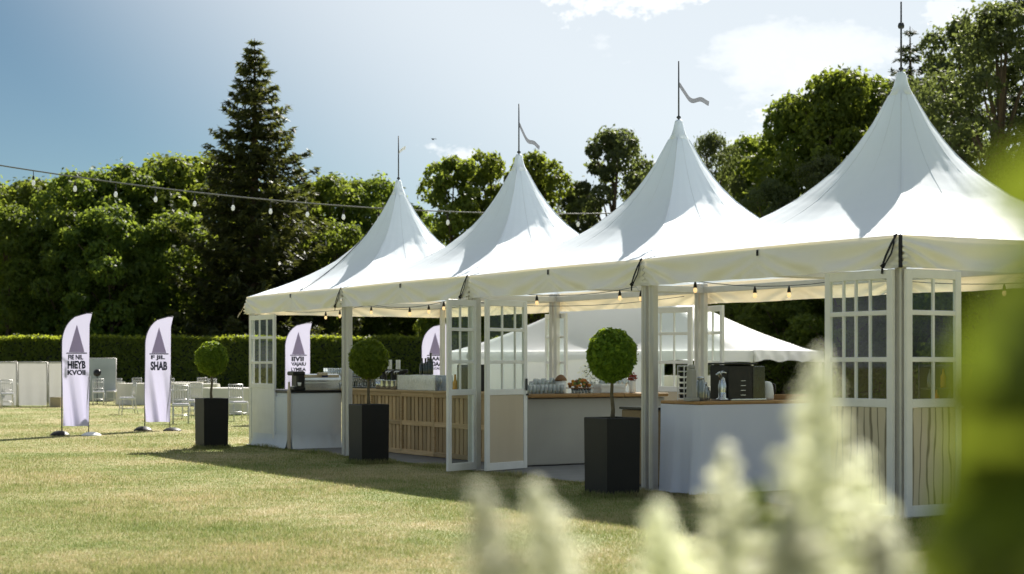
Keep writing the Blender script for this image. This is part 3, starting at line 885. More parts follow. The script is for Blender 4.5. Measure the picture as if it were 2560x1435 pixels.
# rack of tumblers at the far end of the slatted bar: two tiers
def glass_rack(a0, n, label, short):
    t = thing('glass_rack', T(1.34, a0, ZT), ROT, label, 'rack')
    L = n * .088 + .04
    m = MB()
    for z in (.012, .20): m.box((0, L / 2, z), (.22, L, .012))
    for yy in (.01, L - .01):
        for xx in (-.1, .1): m.box((xx, yy, .11), (.012, .012, .20))
    m.build('frame', 'dark_metal', t)
    for z, me, nm in ((.019, WINE, 'glass'), (.207, TUMBLER, 'glass')):
        for k in range(n):
            for xx in (-.05, .05): tag(link('tumbler' if z > .1 else 'wine_glass', me, loc=T(1.34 + xx, a0 + .06 + k * .088, ZT + z), rz=k),
                                      'clear glass on the %s tier of the rack %s' % ('upper' if z > .1 else 'lower', short), 'glass', 'glasses on the two-tier racks')


glass_rack(a_at(940, 1.34) , 9, 'two-tier glass rack behind the second ball tree on the slatted bar', 'behind the second ball tree')
glass_rack(a_at(872, 1.34) , 10, 'two-tier glass rack beside the coffee machine at the bar\'s far end', 'beside the coffee machine')

# beer tap towers, black with white clips
def tap(px, b, n, label):
    a = a_at(px, b)
    t = thing('beer_tap', T(b, a, ZT), ROT, label, 'beer tap', 'beer taps on the slatted bar')
    m = MB(); m.box((0, 0, .015), (.16, .16, .03), bev=.008); m.box((0, 0, .15), (.085, .085, .26), bev=.015); m.box((0, 0, .29), (.11, .10 + .07 * n, .06), bev=.015); m.build('tower', 'black_plastic', t)
    for k in range(n):
        y = (k - (n - 1) / 2) * .085
        MB().tube([(-.05, y, .29), (-.11, y, .285), (-.12, y, .24)], .011, 8).build('spout', 'steel', t)
        MB().box((-.07, y, .40), (.014, .055, .15), bev=.006).build('tap_handle', 'paper_white', t)


tap(960, 1.22, 1, 'single black beer tap with white handle, leftmost on the slatted bar')
tap(984, 1.25, 2, 'wide black beer tap with two white handles, middle of the slatted bar')
tap(1005, 1.28, 2, 'black beer tap with two white handles beside the clear ice trough')
for k, px in enumerate((946, 953)):
    tag(link('steel_beaker', MB().lathe([(0, 0), (.045, .0), (.05, .16), (.047, .16), (.042, .01), (0, .01)], 14).mesh('steel_beaker', 'steel'), loc=T(1.12, a_at(px, 1.12), ZT)),
        ['tall steel beaker nearest the ball tree stem on the slatted bar', 'steel beaker left of the single beer tap'][k], 'beaker', 'steel beakers')
for k, px in enumerate((958, 971, 984)):
    tag(link('steel_jug', MB().lathe([(0, 0), (.042, .0), (.05, .06), (.046, .14), (.05, .15), (.046, .15), (.042, .138), (.045, .06), (0, .01)], 14).mesh('steel_jug', 'steel'), loc=T(1.08, a_at(px, 1.08), ZT)),
        ['steel jug under the single beer tap', 'steel jug between the single and the wide beer tap', 'steel jug under the wide beer tap'][k], 'jug', 'steel jugs')

# clear ice trough with glasses standing in it
t = thing('ice_trough', T(1.14, a_at(1110, 1.14), ZT), ROT, 'long clear trough of ice on the slatted bar by the open door', 'trough')
L = a_at(1015, 1.14) - a_at(1110, 1.14)
m = MB()
m.box((0, L / 2, .008), (.30, L, .014)); m.box((-.15, L / 2, .12), (.012, L, .23), bev=.003); m.box((.15, L / 2, .12), (.012, L, .23), bev=.003)
m.box((0, .006, .12), (.29, .012, .23)); m.box((0, L - .006, .12), (.29, .012, .23)); m.build('tub', 'ice_acrylic', t)
ic = MB()
for k in range(150):
    s_ = R.uniform(.025, .045)
    mt = Matrix.Rotation(R.uniform(0, 3), 3, Vector((R.random(), R.random(), R.random() + .01)).normalized())
    ic.box((R.uniform(-.11, .11), R.uniform(.04, L - .04), R.uniform(.035, .20)), (s_, s_, s_), mtx=mt)
tag(ic.build('ice', 'ice_acrylic', t), None, None, kind='stuff')
# bottles on a raised shelf behind the trough
t = thing('bottle_shelf', T(1.46, a_at(1098, 1.46), ZT), ROT, 'low white bottle riser behind the ice trough', 'shelf')
L2 = a_at(1040, 1.46) - a_at(1098, 1.46)
m = MB(); m.box((0, L2 / 2, .225), (.16, L2, .02), bev=.004); m.box((0, .02, .11), (.14, .03, .215)); m.box((0, L2 - .02, .11), (.14, .03, .215)); m.build('riser', 'white_paint', t)
for k, px in enumerate((1055, 1064, 1070, 1077)):
    o = link('bottle', BOTTLE, loc=T(1.46, a_at(px, 1.46), ZT + .236)); o.scale = (1, 1, (.8, .8, .85, 1.05)[k])
    tag(o, 'dark bottle on the riser behind the ice trough, %s from the left' % ('first', 'second', 'third', 'fourth and tallest')[k], 'bottle', 'dark bottles on the riser')
for k in range(7):
    o = link('bottle', BOTTLE, loc=T(1.56, a_at(878 + k * 10, 1.56), ZT)); o.scale = (1, 1, R.uniform(.85, 1.15))
    tag(o, 'dark bottle in the back row behind the second ball tree on the slatted bar', 'bottle', 'back row of dark bottles on the slatted bar')
for k in range(8):
    tag(link('wine_glass', WINE, loc=T(1.06, a_at(1020 + k * 11, 1.06) - .03, ZT)), 'clear stemmed glass in the row before the ice trough', 'glass', 'stemmed glasses before the ice trough')
# dark drinks cabinet seen through the open glazed door
t = thing('drinks_cooler', T(1.30, a_at(1192, 1.30), ZT), ROT, 'dark glass-fronted drinks cooler seen through the open door on the slatted bar', 'cooler')
m = MB(); m.box((0, .17, .20), (.30, .34, .40), bev=.01); m.build('case', 'black_plastic', t)
m = MB(); m.box((-.152, .09, .20), (.012, .14, .33), bev=.003); m.build('glass_front', 'dark_glass', t)
m = MB(); m.box((-.152, .25, .20), (.012, .14, .33), bev=.003); m.build('glass_front', 'dark_glass', t)
tag(link('bottle', MB().lathe([(0, 0), (.035, 0), (.04, .02), (.04, .13), (.02, .17), (.015, .24), (.018, .25), (0, .252)], 12).mesh('bottle', 'amber'), loc=T(1.15, a_at(1138, 1.15), ZT)),
    'amber bottle behind the lower pane of the open glass door', 'bottle')
for k, px in enumerate((1172, 1184)):
    tag(link('oval_sign', MB().add([(0, 0, 0)], []).lathe([(0, 0), (.06, .01), (.02, .03), (.015, .06)], 10).mesh('oval_sign', 'black_plastic') if False else
             MB().lathe([(0, 0), (.035, .002), (.035, .01), (.008, .014), (.008, .07), (.03, .085), (.038, .12), (.03, .165), (.01, .185), (0, .186)], 12).mesh('oval_sign', 'paper_white'),
             loc=T(1.32, a_at(px, 1.32), ZT + .402)),
        ['white oval font badge on the drinks cooler, left one', 'white oval font badge on the drinks cooler, right one'][k], 'badge', 'badges on the drinks cooler')

# farthest tent: coffee machine, steel bain marie
CT = 0.99
t = thing('coffee_machine', T(.22, 14.12, CT), ROT, 'black rounded coffee machine at the corner of the white counter', 'coffee machine')
m = MB(); m.box((0, 0, .03), (.22, .26, .06), bev=.015); m.box((.03, 0, .16), (.16, .25, .26), bev=.03); m.box((-.01, 0, .28), (.22, .27, .07), bev=.03); m.build('body', 'black_plastic', t)
MB().box((-.02, -.06, .065), (.15, .09, .012), bev=.003).build('drip_tray', 'steel', t)
MB().lathe([(0, 0), (.025, .002), (.034, .06), (.031, .06), (.022, .006), (0, .006)], 12).build('cup', 'white_ceramic', t, loc=(-.01, -.135, .07))
t = thing('bain_marie', T(.62, 14.22, CT), ROT, 'rounded steel food warmer beside the black coffee machine', 'food warmer')
m = MB()
pr = [(-.20, 0), (-.20, .17), (-.19, .22), (-.15, .255), (-.05, .27), (.10, .27), (.18, .25), (.20, .20), (.20, 0)]
W2 = .36
vs_ = [(W2 * sx, y, z) for sx in (-1, 1) for y, z in pr]; n9 = len(pr)
m.add(vs_, [(i, i + 1, n9 + i + 1, n9 + i) for i in range(n9 - 1)] + [tuple(range(n9 - 1, -1, -1)), tuple(range(n9, 2 * n9))])
m.build('hood', 'steel', t)
MB().box((0, -.20, .235), (.66, .02, .045), bev=.006).build('front_rim', 'beige_panel', t)
MB().box((.02, -.20, .27), (.16, .10, .05), bev=.008).build('handle_block', 'beige_panel', t)
MB().box((.06, -.216, .235), (.11, .012, .035), bev=.003).build('badge', 'blue_tub', t)
MB().box((0, -.205, .12), (.60, .012, .012), bev=.003).build('shelf_bar', 'white_paint', t)
for k in range(3):
    tag(link('tumbler', TUMBLER, loc=T(.97 + .0 * k, 14.05 + k * .09, CT)), 'small clear tumbler at the back end of the white counter', 'glass', 'tumblers on the white counter')

# tent three: glasses, jar with wooden lid, fruit display
SA = 8.18
ST_ = 1.012
for k in range(9):
    b = b_at(1322 + k * 10, SA)
    tag(link('tumbler', TUMBLER, loc=T(b, SA - .02, ST_)), 'clear tumbler in the front row on the grey bar\'s left end', 'glass', 'front row of tumblers on the grey bar')
for k in range(8):
    b = b_at(1326 + k * 10, SA + .2)
    o = link('wine_glass', WINE, loc=T(b, SA + .17, ST_)); o.scale = (1, 1, R.uniform(.8, 1.15))
    tag(o, 'clear stemmed glass in the back row on the grey bar\'s left end', 'glass', 'back row of stemmed glasses on the grey bar')
t = thing('glass_jar', T(b_at(1402, SA + .1), SA + .1, ST_), ROT, 'white jar under a domed wooden lid on the grey bar', 'jar')
MB().lathe([(0, 0), (.07, .003), (.075, .02), (.075, .17), (.0, .175)], 16).build('body', 'white_ceramic', t)
MB().lathe([(0, .178), (.085, .178), (.09, .185), (.075, .215), (.045, .25), (.015, .265), (0, .267)], 16).build('lid', 'brown_wood', t)
t = thing('fruit_display', T(b_at(1455, SA), SA + .08, ST_), ROT, 'heap of orange and brown dried fruit on a glass-fronted stand', 'fruit display')
MB().box((0, 0, .075), (.36, .22, .012), bev=.004).build('tray', 'brown_wood', t)
for k in range(6):
    link('supporting_glass', TUMBLER, t, loc=(-.14 + k * .056, -.06, 0)).scale = (.62, .62, .52)
for k in range(46):
    an_ = R.uniform(0, 6.28); rr_ = R.uniform(0, 1) ** .5
    x_, y_ = rr_ * .18 * math.cos(an_), rr_ * .11 * math.sin(an_); z_ = .10 + .10 * (1 - rr_ ** 2) * R.uniform(.5, 1.1)
    fm = MB(); q = R.uniform(.022, .036)
    fm.lathe([(0, -q * .8), (q * .7, -q * .55), (q, 0), (q * .75, q * .5), (0, q * .75)], 7)
    o = fm.build('fruit', R.choice(['fruit', 'fruit', 'amber', 'brown_wood', 'fruit_green']), t, loc=(x_, y_, z_)); o.rotation_euler = (R.uniform(-.6, .6), R.uniform(-.6, .6), 0)
for k in range(7):
    tag(link('wine_glass', WINE, loc=T(b_at(1500 + k * 12, SA + .3), SA + .27, ST_)), 'clear stemmed glass behind the napkins on the grey bar', 'glass', 'stemmed glasses behind the napkins')
t = thing('napkin_stack', T(b_at(1535, SA), SA + .12, ST_), ROT, 'stack of folded white napkins behind the largest ball tree\'s stem', 'napkins')
m = MB()
for k in range(7): m.box((R.uniform(-.006, .006), R.uniform(-.006, .006), .012 + k * .018), (.42, .22, .016), rz=R.uniform(-.03, .03), bev=.005)
m.build('napkin', 'paper_white', t)
t = thing('flower_pot', T(b_at(1581, SA), SA, ST_), ROT, 'slim white vase with dark red flowers at the right of the grey bar', 'vase')
MB().lathe([(0, 0), (.045, .0), (.05, .02), (.045, .16), (.05, .175), (.044, .175), (0, .15)], 14).build('vase', 'white_ceramic', t)
cpts = NR.normal(0, 1, (160, 3)); cpts = unit(cpts) * NR.uniform(.03, .07, (160, 1)) + np.array([0, 0, .22])
mat('red_petal', (0.22, 0.03, 0.03), (0.35, 0.10, 0.04), 12, 0.6, trans=.3)
link('flowers', np_mesh('flowers', leaf_quads(cpts, cpts - np.array([0, 0, .22]), .035, .022), 4, 'red_petal'), t)
t = thing('flower_arrangement', T(b_at(1465, SA + .45), SA + .30, ST_), ROT, 'loose pale flower arrangement behind the fruit heap', 'flowers')
MB().lathe([(0, 0), (.06, .0), (.07, .08), (.05, .15), (.055, .16), (.05, .16), (0, .1)], 14).build('bowl', 'clear_glass', t)
cpts = unit(NR.normal(0, 1, (420, 3))) * (NR.uniform(.1, 1, (420, 1)) ** .5) * np.array([.24, .16, .18]) + np.array([0, 0, .27])
link('blossom', np_mesh('blossom', leaf_quads(cpts, np.array([[0, 0, 1.]]), .028, .018), 4, 'plume'), t)
cpts = unit(NR.normal(0, 1, (140, 3))) * (NR.uniform(.1, 1, (140, 1)) ** .5) * np.array([.2, .12, .2]) + np.array([.02, 0, .30])
link('sprig', np_mesh('sprig', leaf_quads(cpts, np.array([[0, 0, 1.]]), .04, .015), 4, 'grey_leaf'), t)

# nearest tent: machines on the cloth-covered table (front edge a = 2.98)
TA, TZ = 3.15, 1.0235
t = thing('coffee_grinder', T(b_at(1729, TA), TA, TZ), ROT, 'tall tapering pale grey dispenser column on the cloth-covered table', 'dispenser')
m = MB(); m.box((0, 0, .02), (.13, .13, .04), bev=.01); m.box((0, 0, .19), (.085, .085, .32), taper=1.12, bev=.015); m.box((0, 0, .37), (.06, .06, .05), taper=1.2, bev=.012); m.build('column', 'counter_grey', t)
t = thing('cup_rack', T(b_at(1711, 3.50), 3.50, TZ), ROT, 'tall wire rack of stacked black and white cups at the table\'s left end', 'rack')
m = MB()
for k in range(7): m.box((0, 0, .02 + k * .06), (.10, .12, .010))
for sx in (-.048, .048):
    for sy in (-.058, .058): m.box((sx, sy, .19), (.008, .008, .38))
m.build('frame', 'white_paint', t)
cupm = MB().lathe([(0, 0), (.018, 0), (.025, .04), (.022, .04), (0, .006)], 10).mesh('cup', 'black_plastic')
for k in range(6):
    for sy in (-.03, .03): link('cup', cupm, t, loc=(-.02, sy, .026 + k * .06))
for k, (px, h_) in enumerate(((1752, .26), (1766, .20), (1779, .15))):
    b = b_at(px, TA)
    t = thing('storage_jar', T(b, TA + .05 * k, TZ), ROT, ['tallest clear lidded jar right of the dispenser column', 'middle clear lidded jar on the cloth-covered table', 'smallest clear lidded jar beside the chrome tap'][k], 'jar', 'clear lidded jars')
    MB().lathe([(0, 0), (.045, .002), (.05, .02), (.05, h_ - .05), (.035, h_ - .02), (.032, h_ - .02), (.046, h_ - .055), (.046, .02), (0, .01)], 14).build('body', 'clear_glass', t)
    MB().lathe([(0, h_ - .025), (.04, h_ - .025), (.04, h_), (0, h_ + .008)], 14).build('lid', 'steel', t)
    cp = NR.uniform(-1, 1, (60, 3)) * np.array([.028, .028, h_ * .28]) + np.array([0, 0, h_ * .36])
    link('contents', np_mesh('contents', leaf_quads(cp, np.array([[0, 0, 1.]]), .03, .02), 4, 'paper_white' if k != 1 else 'fruit_green'), t)
t = thing('drinks_tap', T(b_at(1806, TA), TA, TZ), ROT, 'polished chrome arched drinks tap beside the black espresso machine', 'tap')
m = MB(); m.lathe([(0, 0), (.07, .003), (.07, .02), (.045, .035), (.042, .10), (.05, .16), (.035, .22), (.03, .26), (0, .265)], 16); m.build('column', 'steel', t)
MB().tube([(-.03, 0, .23), (-.05, 0, .29), (0, 0, .315), (.07, 0, .305), (.12, 0, .25), (.125, 0, .02)], .017, 10).build('arch', 'steel', t)
MB().tube([(-.02, -.02, .26), (-.06, -.02, .31), (-.10, -.02, .28)], .014, 8).build('lever', 'steel', t)
b = b_at(1862, TA)
t = thing('espresso_machine', T(b, TA + .12, TZ), ROT, 'large black box-shaped espresso machine on the cloth-covered table', 'espresso machine')
m = MB(); m.box((-.09, 0, .20), (.34, .34, .38), bev=.012); m.build('body', 'black_plastic', t)
m = MB(); m.box((.17, .0, .195), (.17, .34, .37), bev=.01); m.build('side_unit', 'dark_glass', t)
MB().box((-.09, -.02, .405), (.38, .40, .02), bev=.006).build('top_plate', 'black_plastic', t)
for k in range(4): MB().box((-.07, -.175, .06 + k * .052), (.07, .008, .007), bev=.002).build('button_bar', 'steel', t)
MB().box((.0, -.02, .01), (.50, .36, .018), bev=.004).build('base_tray', 'steel', t)
t = thing('water_kettle', T(b_at(1926, TA), TA + .06, TZ), ROT, 'white kettle with black handle right of the espresso machine', 'kettle')
MB().lathe([(0, 0), (.075, .002), (.08, .03), (.07, .14), (.055, .19), (.03, .205), (0, .21)], 16).build('body', 'white_ceramic', t)
MB().tube([(.055, 0, .19), (.11, 0, .17), (.12, 0, .10), (.08, 0, .03)], .012, 8).build('handle', 'black_plastic', t)
MB().tube([(-.06, 0, .09), (-.10, 0, .14), (-.115, 0, .17)], [.02, .014, .01], 8).build('spout', 'white_ceramic', t)
t = thing('serving_tray', T(b_at(1985, TA + .1), TA + .12, TZ), ROT, 'shallow wooden serving tray on the right of the cloth-covered table', 'tray')
m = MB(); m.box((0, 0, .01), (.42, .28, .016), bev=.004)
for sy in (-1, 1): m.box((0, sy * .14, .03), (.44, .016, .055), bev=.004)
for sx in (-1, 1): m.box((sx * .215, 0, .03), (.016, .262, .055), bev=.004)
m.build('tray', 'table_wood', t)
# back bar with bottles, behind the table
BA, BB = 3.3, 3.35
t = thing('back_bar', T(2.62, 1.35), ROT, 'dark back bar with open shelves at the rear of the nearest tent', 'back bar')
m = MB(); m.box((.45, .75, .44), (.40, 1.5, .85), bev=.01); m.build('cabinet', 'brown_wood', t)
m = MB(); m.box((.45, .75, .90), (.46, 1.56, .04), bev=.008); m.build('countertop', 'table_wood', t)
m = MB()
for z in (1.14, 1.40): m.box((.56, .75, z), (.16, 1.4, .02))
m.box((.64, .75, 1.17), (.02, 1.44, .5))
for yy in (.04, 1.46): m.box((.56, yy, 1.17), (.18, .025, .5))
m.build('shelf_unit', 'black_plastic', t)
for k in range(13):
    zsh = (1.152, .922)[k % 2]
    o = link('bottle', MB().lathe([(0, 0), (.03, 0), (.033, .01), (.033, .13), (.013, .17), (.012, .215), (0, .217)], 10).mesh('bottle', ('amber', 'orange', 'clear_glass', 'dark_glass', 'blue_tub')[k % 5]),
             loc=T(2.62 + .54, 1.35 + .10 + k * .105, zsh))
    tag(o, '%s bottle on the %s level of the dark back bar' % (('amber', 'orange', 'clear', 'near-black', 'blue')[k % 5], ('shelf', 'counter')[k % 2]), 'bottle', 'bottles on the back bar')

# ------------------------------------------------------------------ lamps strung inside the tents
SOCK = MB().lathe([(0, .10), (.006, .10), (.012, .085), (.022, .055), (.03, .0), (.0, .0)], 10).mesh('socket', 'black_plastic')
BULB = MB().lathe([(0, 0), (.020, -.002), (.031, -.03), (.029, -.055), (.016, -.075), (0, -.08)], 12).mesh('bulb', 'warm_bulb')


def festoon(label, pts3, sag, bulbs):
    """cord through points in tent coordinates (b, a, z), bulbs hung at fractions"""
    t = thing('festoon_lights', T(*pts3[0]), 0, label, 'string lights', 'lights strung under the tent roofs')
    A = T(*pts3[0]); P = []
    for (p, q) in zip(pts3, pts3[1:]):
        for k in range(9):
            f_ = k / 8; w_ = T(*p) * (1 - f_) + T(*q) * f_; w_.z -= sag * 4 * f_ * (1 - f_); P.append(w_ - A)
    MB().tube(P, .005, 5).build('cord', 'cable', t)
    for fr in bulbs:
        x_ = fr * (len(P) - 1); i_ = int(x_); p = P[i_].lerp(P[min(i_ + 1, len(P) - 1)], x_ - i_)
        o = link('socket', SOCK, t, loc=p + Vector((0, 0, -.075))); o.scale = (.75, .75, .75); link('bulb', BULB, o)


def fb(px, b, z): return (b, a_at(px, b), z)


festoon('string of bulbs under the farthest tent\'s roof', [(.15, 15.7, 2.42), (1.4, 13.9, 2.42), (2.6, 12.0, 2.44)], .10, [.30, .36, .55])
festoon('string of bulbs under the second tent\'s roof', [(.12, 11.8, 2.42), (1.2, 10.6, 2.40), (3.8, 8.2, 2.42)], .12, [.28, .37, .44, .49])
festoon('string of bulbs under the third tent\'s roof', [(.15, 7.7, 2.42), (1.5, 6.2, 2.42), (.15, 4.1, 2.42)], .10, [.16, .42, .74, .92])
festoon('string of bulbs under the nearest tent\'s roof', [(.12, 3.8, 2.42), (2.0, 2.6, 2.40), (3.8, .4, 2.42)], .12, [.08, .22, .30, .58, .78])


# ------------------------------------------------------------------ clipped ball trees in tall planters
def planter_and_tree(px, py, plabel, tlabel, proto=None, scale=1.0, rz=0.0, shp=(1, 1, 1)):
    p = G(px, py)
    if proto is None:
        pl = thing('planter', p, ROT, plabel, 'planter', 'tall dark planters on the lawn')
        h, w = .85, .435
        m = MB()
        o_, i_ = w / 2, w / 2 - .03
        kk = .97
        vs_ = []
        for z, r_ in ((0.0, o_ * kk), (.02, o_ * kk), (h - .01, o_), (h, o_ - .006), (h, i_), (h - .10, i_)):
            vs_ += [(-r_, -r_, z), (r_, -r_, z), (r_, r_, z), (-r_, r_, z)]
        fs = [(r * 4 + i, r * 4 + (i + 1) % 4, r * 4 + 4 + (i + 1) % 4, r * 4 + 4 + i) for r in range(5) for i in range(4)] + [(3, 2, 1, 0)]
        m.add(vs_, fs); m.build('shell', 'planter_coat', pl)
        MB().grid(lambda q, r: ((q - .5) * 2 * i_ * .995, (r - .5) * 2 * i_ * .995, h - .055 + .02 * math.sin(q * 9) * math.sin(r * 7) * (1 if .05 < q < .95 and .05 < r < .95 else 0)), 8, 8).build('soil', 'soil', pl)
        tr = thing('ball_tree', p + Vector((0, 0, h - .07)), 0, tlabel, 'topiary tree', 'clipped ball trees in planters')
        m = MB(); m.tube([(0, 0, 0), (.012, .0, .15), (-.004, .006, .32), (.005, 0, .50), (0, 0, .72)], [.027, .022, .019, .017, .012], 9)
        for k in range(7):
            an_ = k * .9; m.tube([(0, 0, .46), (.07 * math.cos(an_), .07 * math.sin(an_), .56), (.15 * math.cos(an_), .15 * math.sin(an_), .70)], [.010, .008, .004], 5)
        m.build('trunk', 'stem_bark', tr)
        n_ = 6500
        u_ = unit(NR.normal(0, 1, (n_, 3)))
        lump = 1 + .035 * np.sin(u_[:, :1] * 9 + 1) * np.sin(u_[:, 1:2] * 8) + .03 * np.sin(u_[:, 2:] * 11 + u_[:, :1] * 5)
        rad = np.array([.262, .262, .285]) * lump * (NR.uniform(.86, 1.03, (n_, 1)) + .07 * (NR.uniform(0, 1, (n_, 1)) > .985))
        u2 = u_ * rad; cz = np.array([0, 0, .745])
        link('crown', np_mesh('crown', leaf_quads(u2 + cz, u_ + np.array([0, 0, .3]), .046, .030, .7), 4, 'box_leaf'), tr)
        core = unit(NR.normal(0, 1, (1500, 3))) * np.array([.21, .21, .23]) * NR.uniform(.6, 1, (1500, 1)) + cz
        link('inner_foliage', np_mesh('inner_foliage', leaf_quads(core, core - cz, .07, .05, .5), 4, 'box_leaf'), tr)
        return pl, tr
    pl = dup(proto[0], p, ROT, plabel); tr = dup(proto[1], p + Vector((0, 0, .85 - .07)), rz, tlabel, scale=shp)
    return pl, tr


PT = planter_and_tree(1530, 1240, 'tall dark planter nearest the camera, in front of the third tent', 'largest clipped ball tree, in front of the third tent')
planter_and_tree(922, 1158, 'tall dark planter in front of the slatted timber bar', 'round clipped ball tree in front of the slatted timber bar', PT, rz=1.9, shp=(1.06, 1.06, .97))
planter_and_tree(529, 1121, 'tall dark planter farthest away, out on the lawn left of the tents', 'clipped ball tree farthest away, left of the tent row', PT, rz=3.7, shp=(1.02, 1.02, 1.0))


# ------------------------------------------------------------------ feather flags
def text_mesh(s, size, bold):
    cu = bpy.data.curves.new('lettering', 'FONT'); cu.body = s; cu.size = size; cu.align_x = 'CENTER'; cu.offset = bold; cu.resolution_u = 3
    ob = bpy.data.objects.new('lettering', cu); COL.objects.link(ob)
    bpy.context.view_layer.update()
    me = bpy.data.meshes.new_from_object(ob.evaluated_get(bpy.context.evaluated_depsgraph_get()))
    bpy.data.objects.remove(ob); bpy.data.curves.remove(cu)
    me.materials.clear(); me.materials.append(MATS['print_ink'])
    return me


def flag(px, py, label, rows, seed, wide=.54, top=2.44, bar=True, rz=0.0, tri=0):
    p = G(px, py) if py > HY else None
    t = thing('feather_flag', p, rz, label, 'flag', 'white feather flags')
    ph = seed * 1.7
    def left(z):  # outline of the left edge: straight then curving over to the right at the top
        k = max(0.0, (z - (top - .62)) / .62)
        return -wide / 2 + wide * .92 * (1 - math.sqrt(max(0, 1 - k ** 2.1))) * .95
    def wav(x, z):
        dn = max(0, 1.55 - z) / 1.55
        return -.085 * dn * math.sin(x * (17 + 3 * seed % 5) + z * 2.2 * (1 - x) + ph) - .018 * dn * math.sin(x * 41 + z * 5 + ph) + .02 * math.sin(z * 2 + ph)
    def fn(q, r):
        z = .19 + r * (top - .19)
        xl, xr = left(z), wide / 2 + .05 * max(0, r - .9) / .1
        x_ = xl + (xr - xl) * q
        return (x_, wav(x_, z), z)
    MB().grid(fn, 36, 60).build('banner', 'flag_cloth', t)
    pts = [(-wide / 2 - .012, 0, .05), (-wide / 2 - .012, 0, .6), (-wide / 2 - .012, .01, 1.2)] + [(left(z) - .012, wav(left(z), z) + .0, z) for z in [top - .62 + .62 * k / 10 for k in range(10)]] + [(wide * .40, .0, top + .004), (wide / 2 + .06, 0, top - .0)]
    MB().tube(pts, [.013] * 3 + [.011] * (len(pts) - 3), 7).build('pole', 'dark_metal', t)
    MB().tube([(wide / 2 - .02, .012, .05), (wide / 2 - .02, .012, .35), (wide / 2 + .004, .012, 1.2)], .009, 6).build('side_rod', 'dark_metal', t)
    base = [(0, .10), (.06, .098), (.13, .075), (.18, .035), (.20, .012), (.20, 0), (0, 0)]
    MB().lathe(base, 18).build('base_weight', 'planter_coat', t, loc=(-wide / 2 - .05, 0, 0))
    MB().lathe([(r_, z_ * .75) for r_, z_ in base], 18).build('base_weight', 'planter_coat' if seed != 1 else 'paper_white', t, loc=(wide / 2 + .04, -.02, 0))
    # print: tall cone over a dark bar and lettering rows
    def on(x_, z): return (x_, wav(x_, z) - .006, z)
    zt = top - .23; zb = zt - .55; cx_ = .02
    m = MB(); NV = 14
    vs_ = []
    for k in range(NV + 1):
        z = zt + (zb - zt) * k / NV; hw_ = .002 + .155 * k / NV
        for j in range(7): vs_.append(on(cx_ + hw_ * (j / 3 - 1), z))
    m.add(vs_, [(k * 7 + j, k * 7 + j + 1, k * 7 + 8 + j, k * 7 + 7 + j) for k in range(NV) for j in range(6)], True)
    m.build('printed_cone', 'print_mauve', t)
    m = MB(); m.grid(lambda q, r: on(cx_ - .205 + .41 * q, zb - .005 - .022 * r), 14, 1); m.build('printed_bar', 'print_ink', t)
    z = zb - .045
    for s_, hgt, inv in rows:
        me = text_mesh(s_, 1.0, .05)
        co = np.empty(len(me.vertices) * 3, np.float32); me.vertices.foreach_get('co', co); co = co.reshape(-1, 3)
        mn, mx_ = co[:, :2].min(0), co[:, :2].max(0)
        wd = .36 if not inv else .30
        X = (co[:, 0] - mn[0]) / (mx_[0] - mn[0]) * wd - wd / 2 + cx_ - (.02 if inv else 0); Z = z - hgt + (co[:, 1] - mn[1]) / (mx_[1] - mn[1]) * hgt
        new = np.array([on(a_, b_) for a_, b_ in zip(X, Z)], np.float32)
        me.vertices.foreach_set('co', new.ravel()); me.update()
        link('printed_lettering', me, t)
        z -= hgt + .022
    return t


flag(190, 1089, 'white feather flag at the far left, with pleated lower cloth and a white base', [('FIE NIL', .10, 1), ('HIEYB', .16, 0), ('KVOII', .105, 0)], 1)
flag(395, 1077, 'white feather flag left of the farthest ball tree, its tip folded over', [('F JIL', .11, 1), ('SHAB', .19, 0)], 2)
flag(744, 911 + CAMH * F / 39.0, 'white feather flag seen behind the coffee machine through the farthest tent', [('IIVII', .12, 1), ('VAJAIU', .11, 0), ('LYMILA', .085, 0)], 3, wide=.60)
flag(1086, 911 + CAMH * F / 40.0, 'white feather flag seen behind the slatted bar, left of the open door', [('AAAL', .10, 0), ('DOAA', .12, 0), ('EEALCALA', .06, 0)], 4, wide=.62)


# ------------------------------------------------------------------ furniture on the far lawn
def chair_proto():
    t = thing('chair', (0, 0, 0), 0, 'x', 'chair', 'party chairs on the far lawn')
    m = MB(); m.box((0, 0, .445), (.40, .39, .03), bev=.01); m.build('seat', 'chair_white', t)
    MB().box((0, 0, .475), (.37, .36, .035), bev=.014).build('cushion', 'cushion', t)
    fl = MB().tube([(0, 0, .44), (0, .0, .22), (0, -.02, 0)], [.017, .015, .012], 7).mesh('leg', 'chair_silver')
    for sx in (-.18, .18): link('leg', fl, t, loc=(sx, -.175, 0))
    rl = MB().tube([(0, 0, .92), (0, -.01, .70), (0, -.04, .44), (0, -.01, .22), (0, .06, 0)], [.014, .015, .017, .015, .012], 7).mesh('leg', 'chair_silver')
    for sx in (-.18, .18): link('leg', rl, t, loc=(sx, .215, 0))
    m = MB()
    for z in (.91, .80, .58): m.tube([(-.18, .20 + (z - .6) * .05, z), (0, .215 + (z - .6) * .05, z), (.18, .20 + (z - .6) * .05, z)], .013, 6)
    for k in range(5):
        xx = -.12 + k * .06; m.tube([(xx, .205, .58), (xx, .213, .80), (xx, .218, .91)], .009, 5)
    m.build('backrest', 'chair_silver', t)
    m = MB()
    for z, yy in ((.20, -.185), (.22, .205)): m.tube([(-.18, yy, z), (.18, yy, z)], .009, 5)
    for sx in (-.18, .18): m.tube([(sx, -.185, .16), (sx, .21, .18)], .009, 5)
    m.build('stretcher', 'chair_silver', t)
    return t


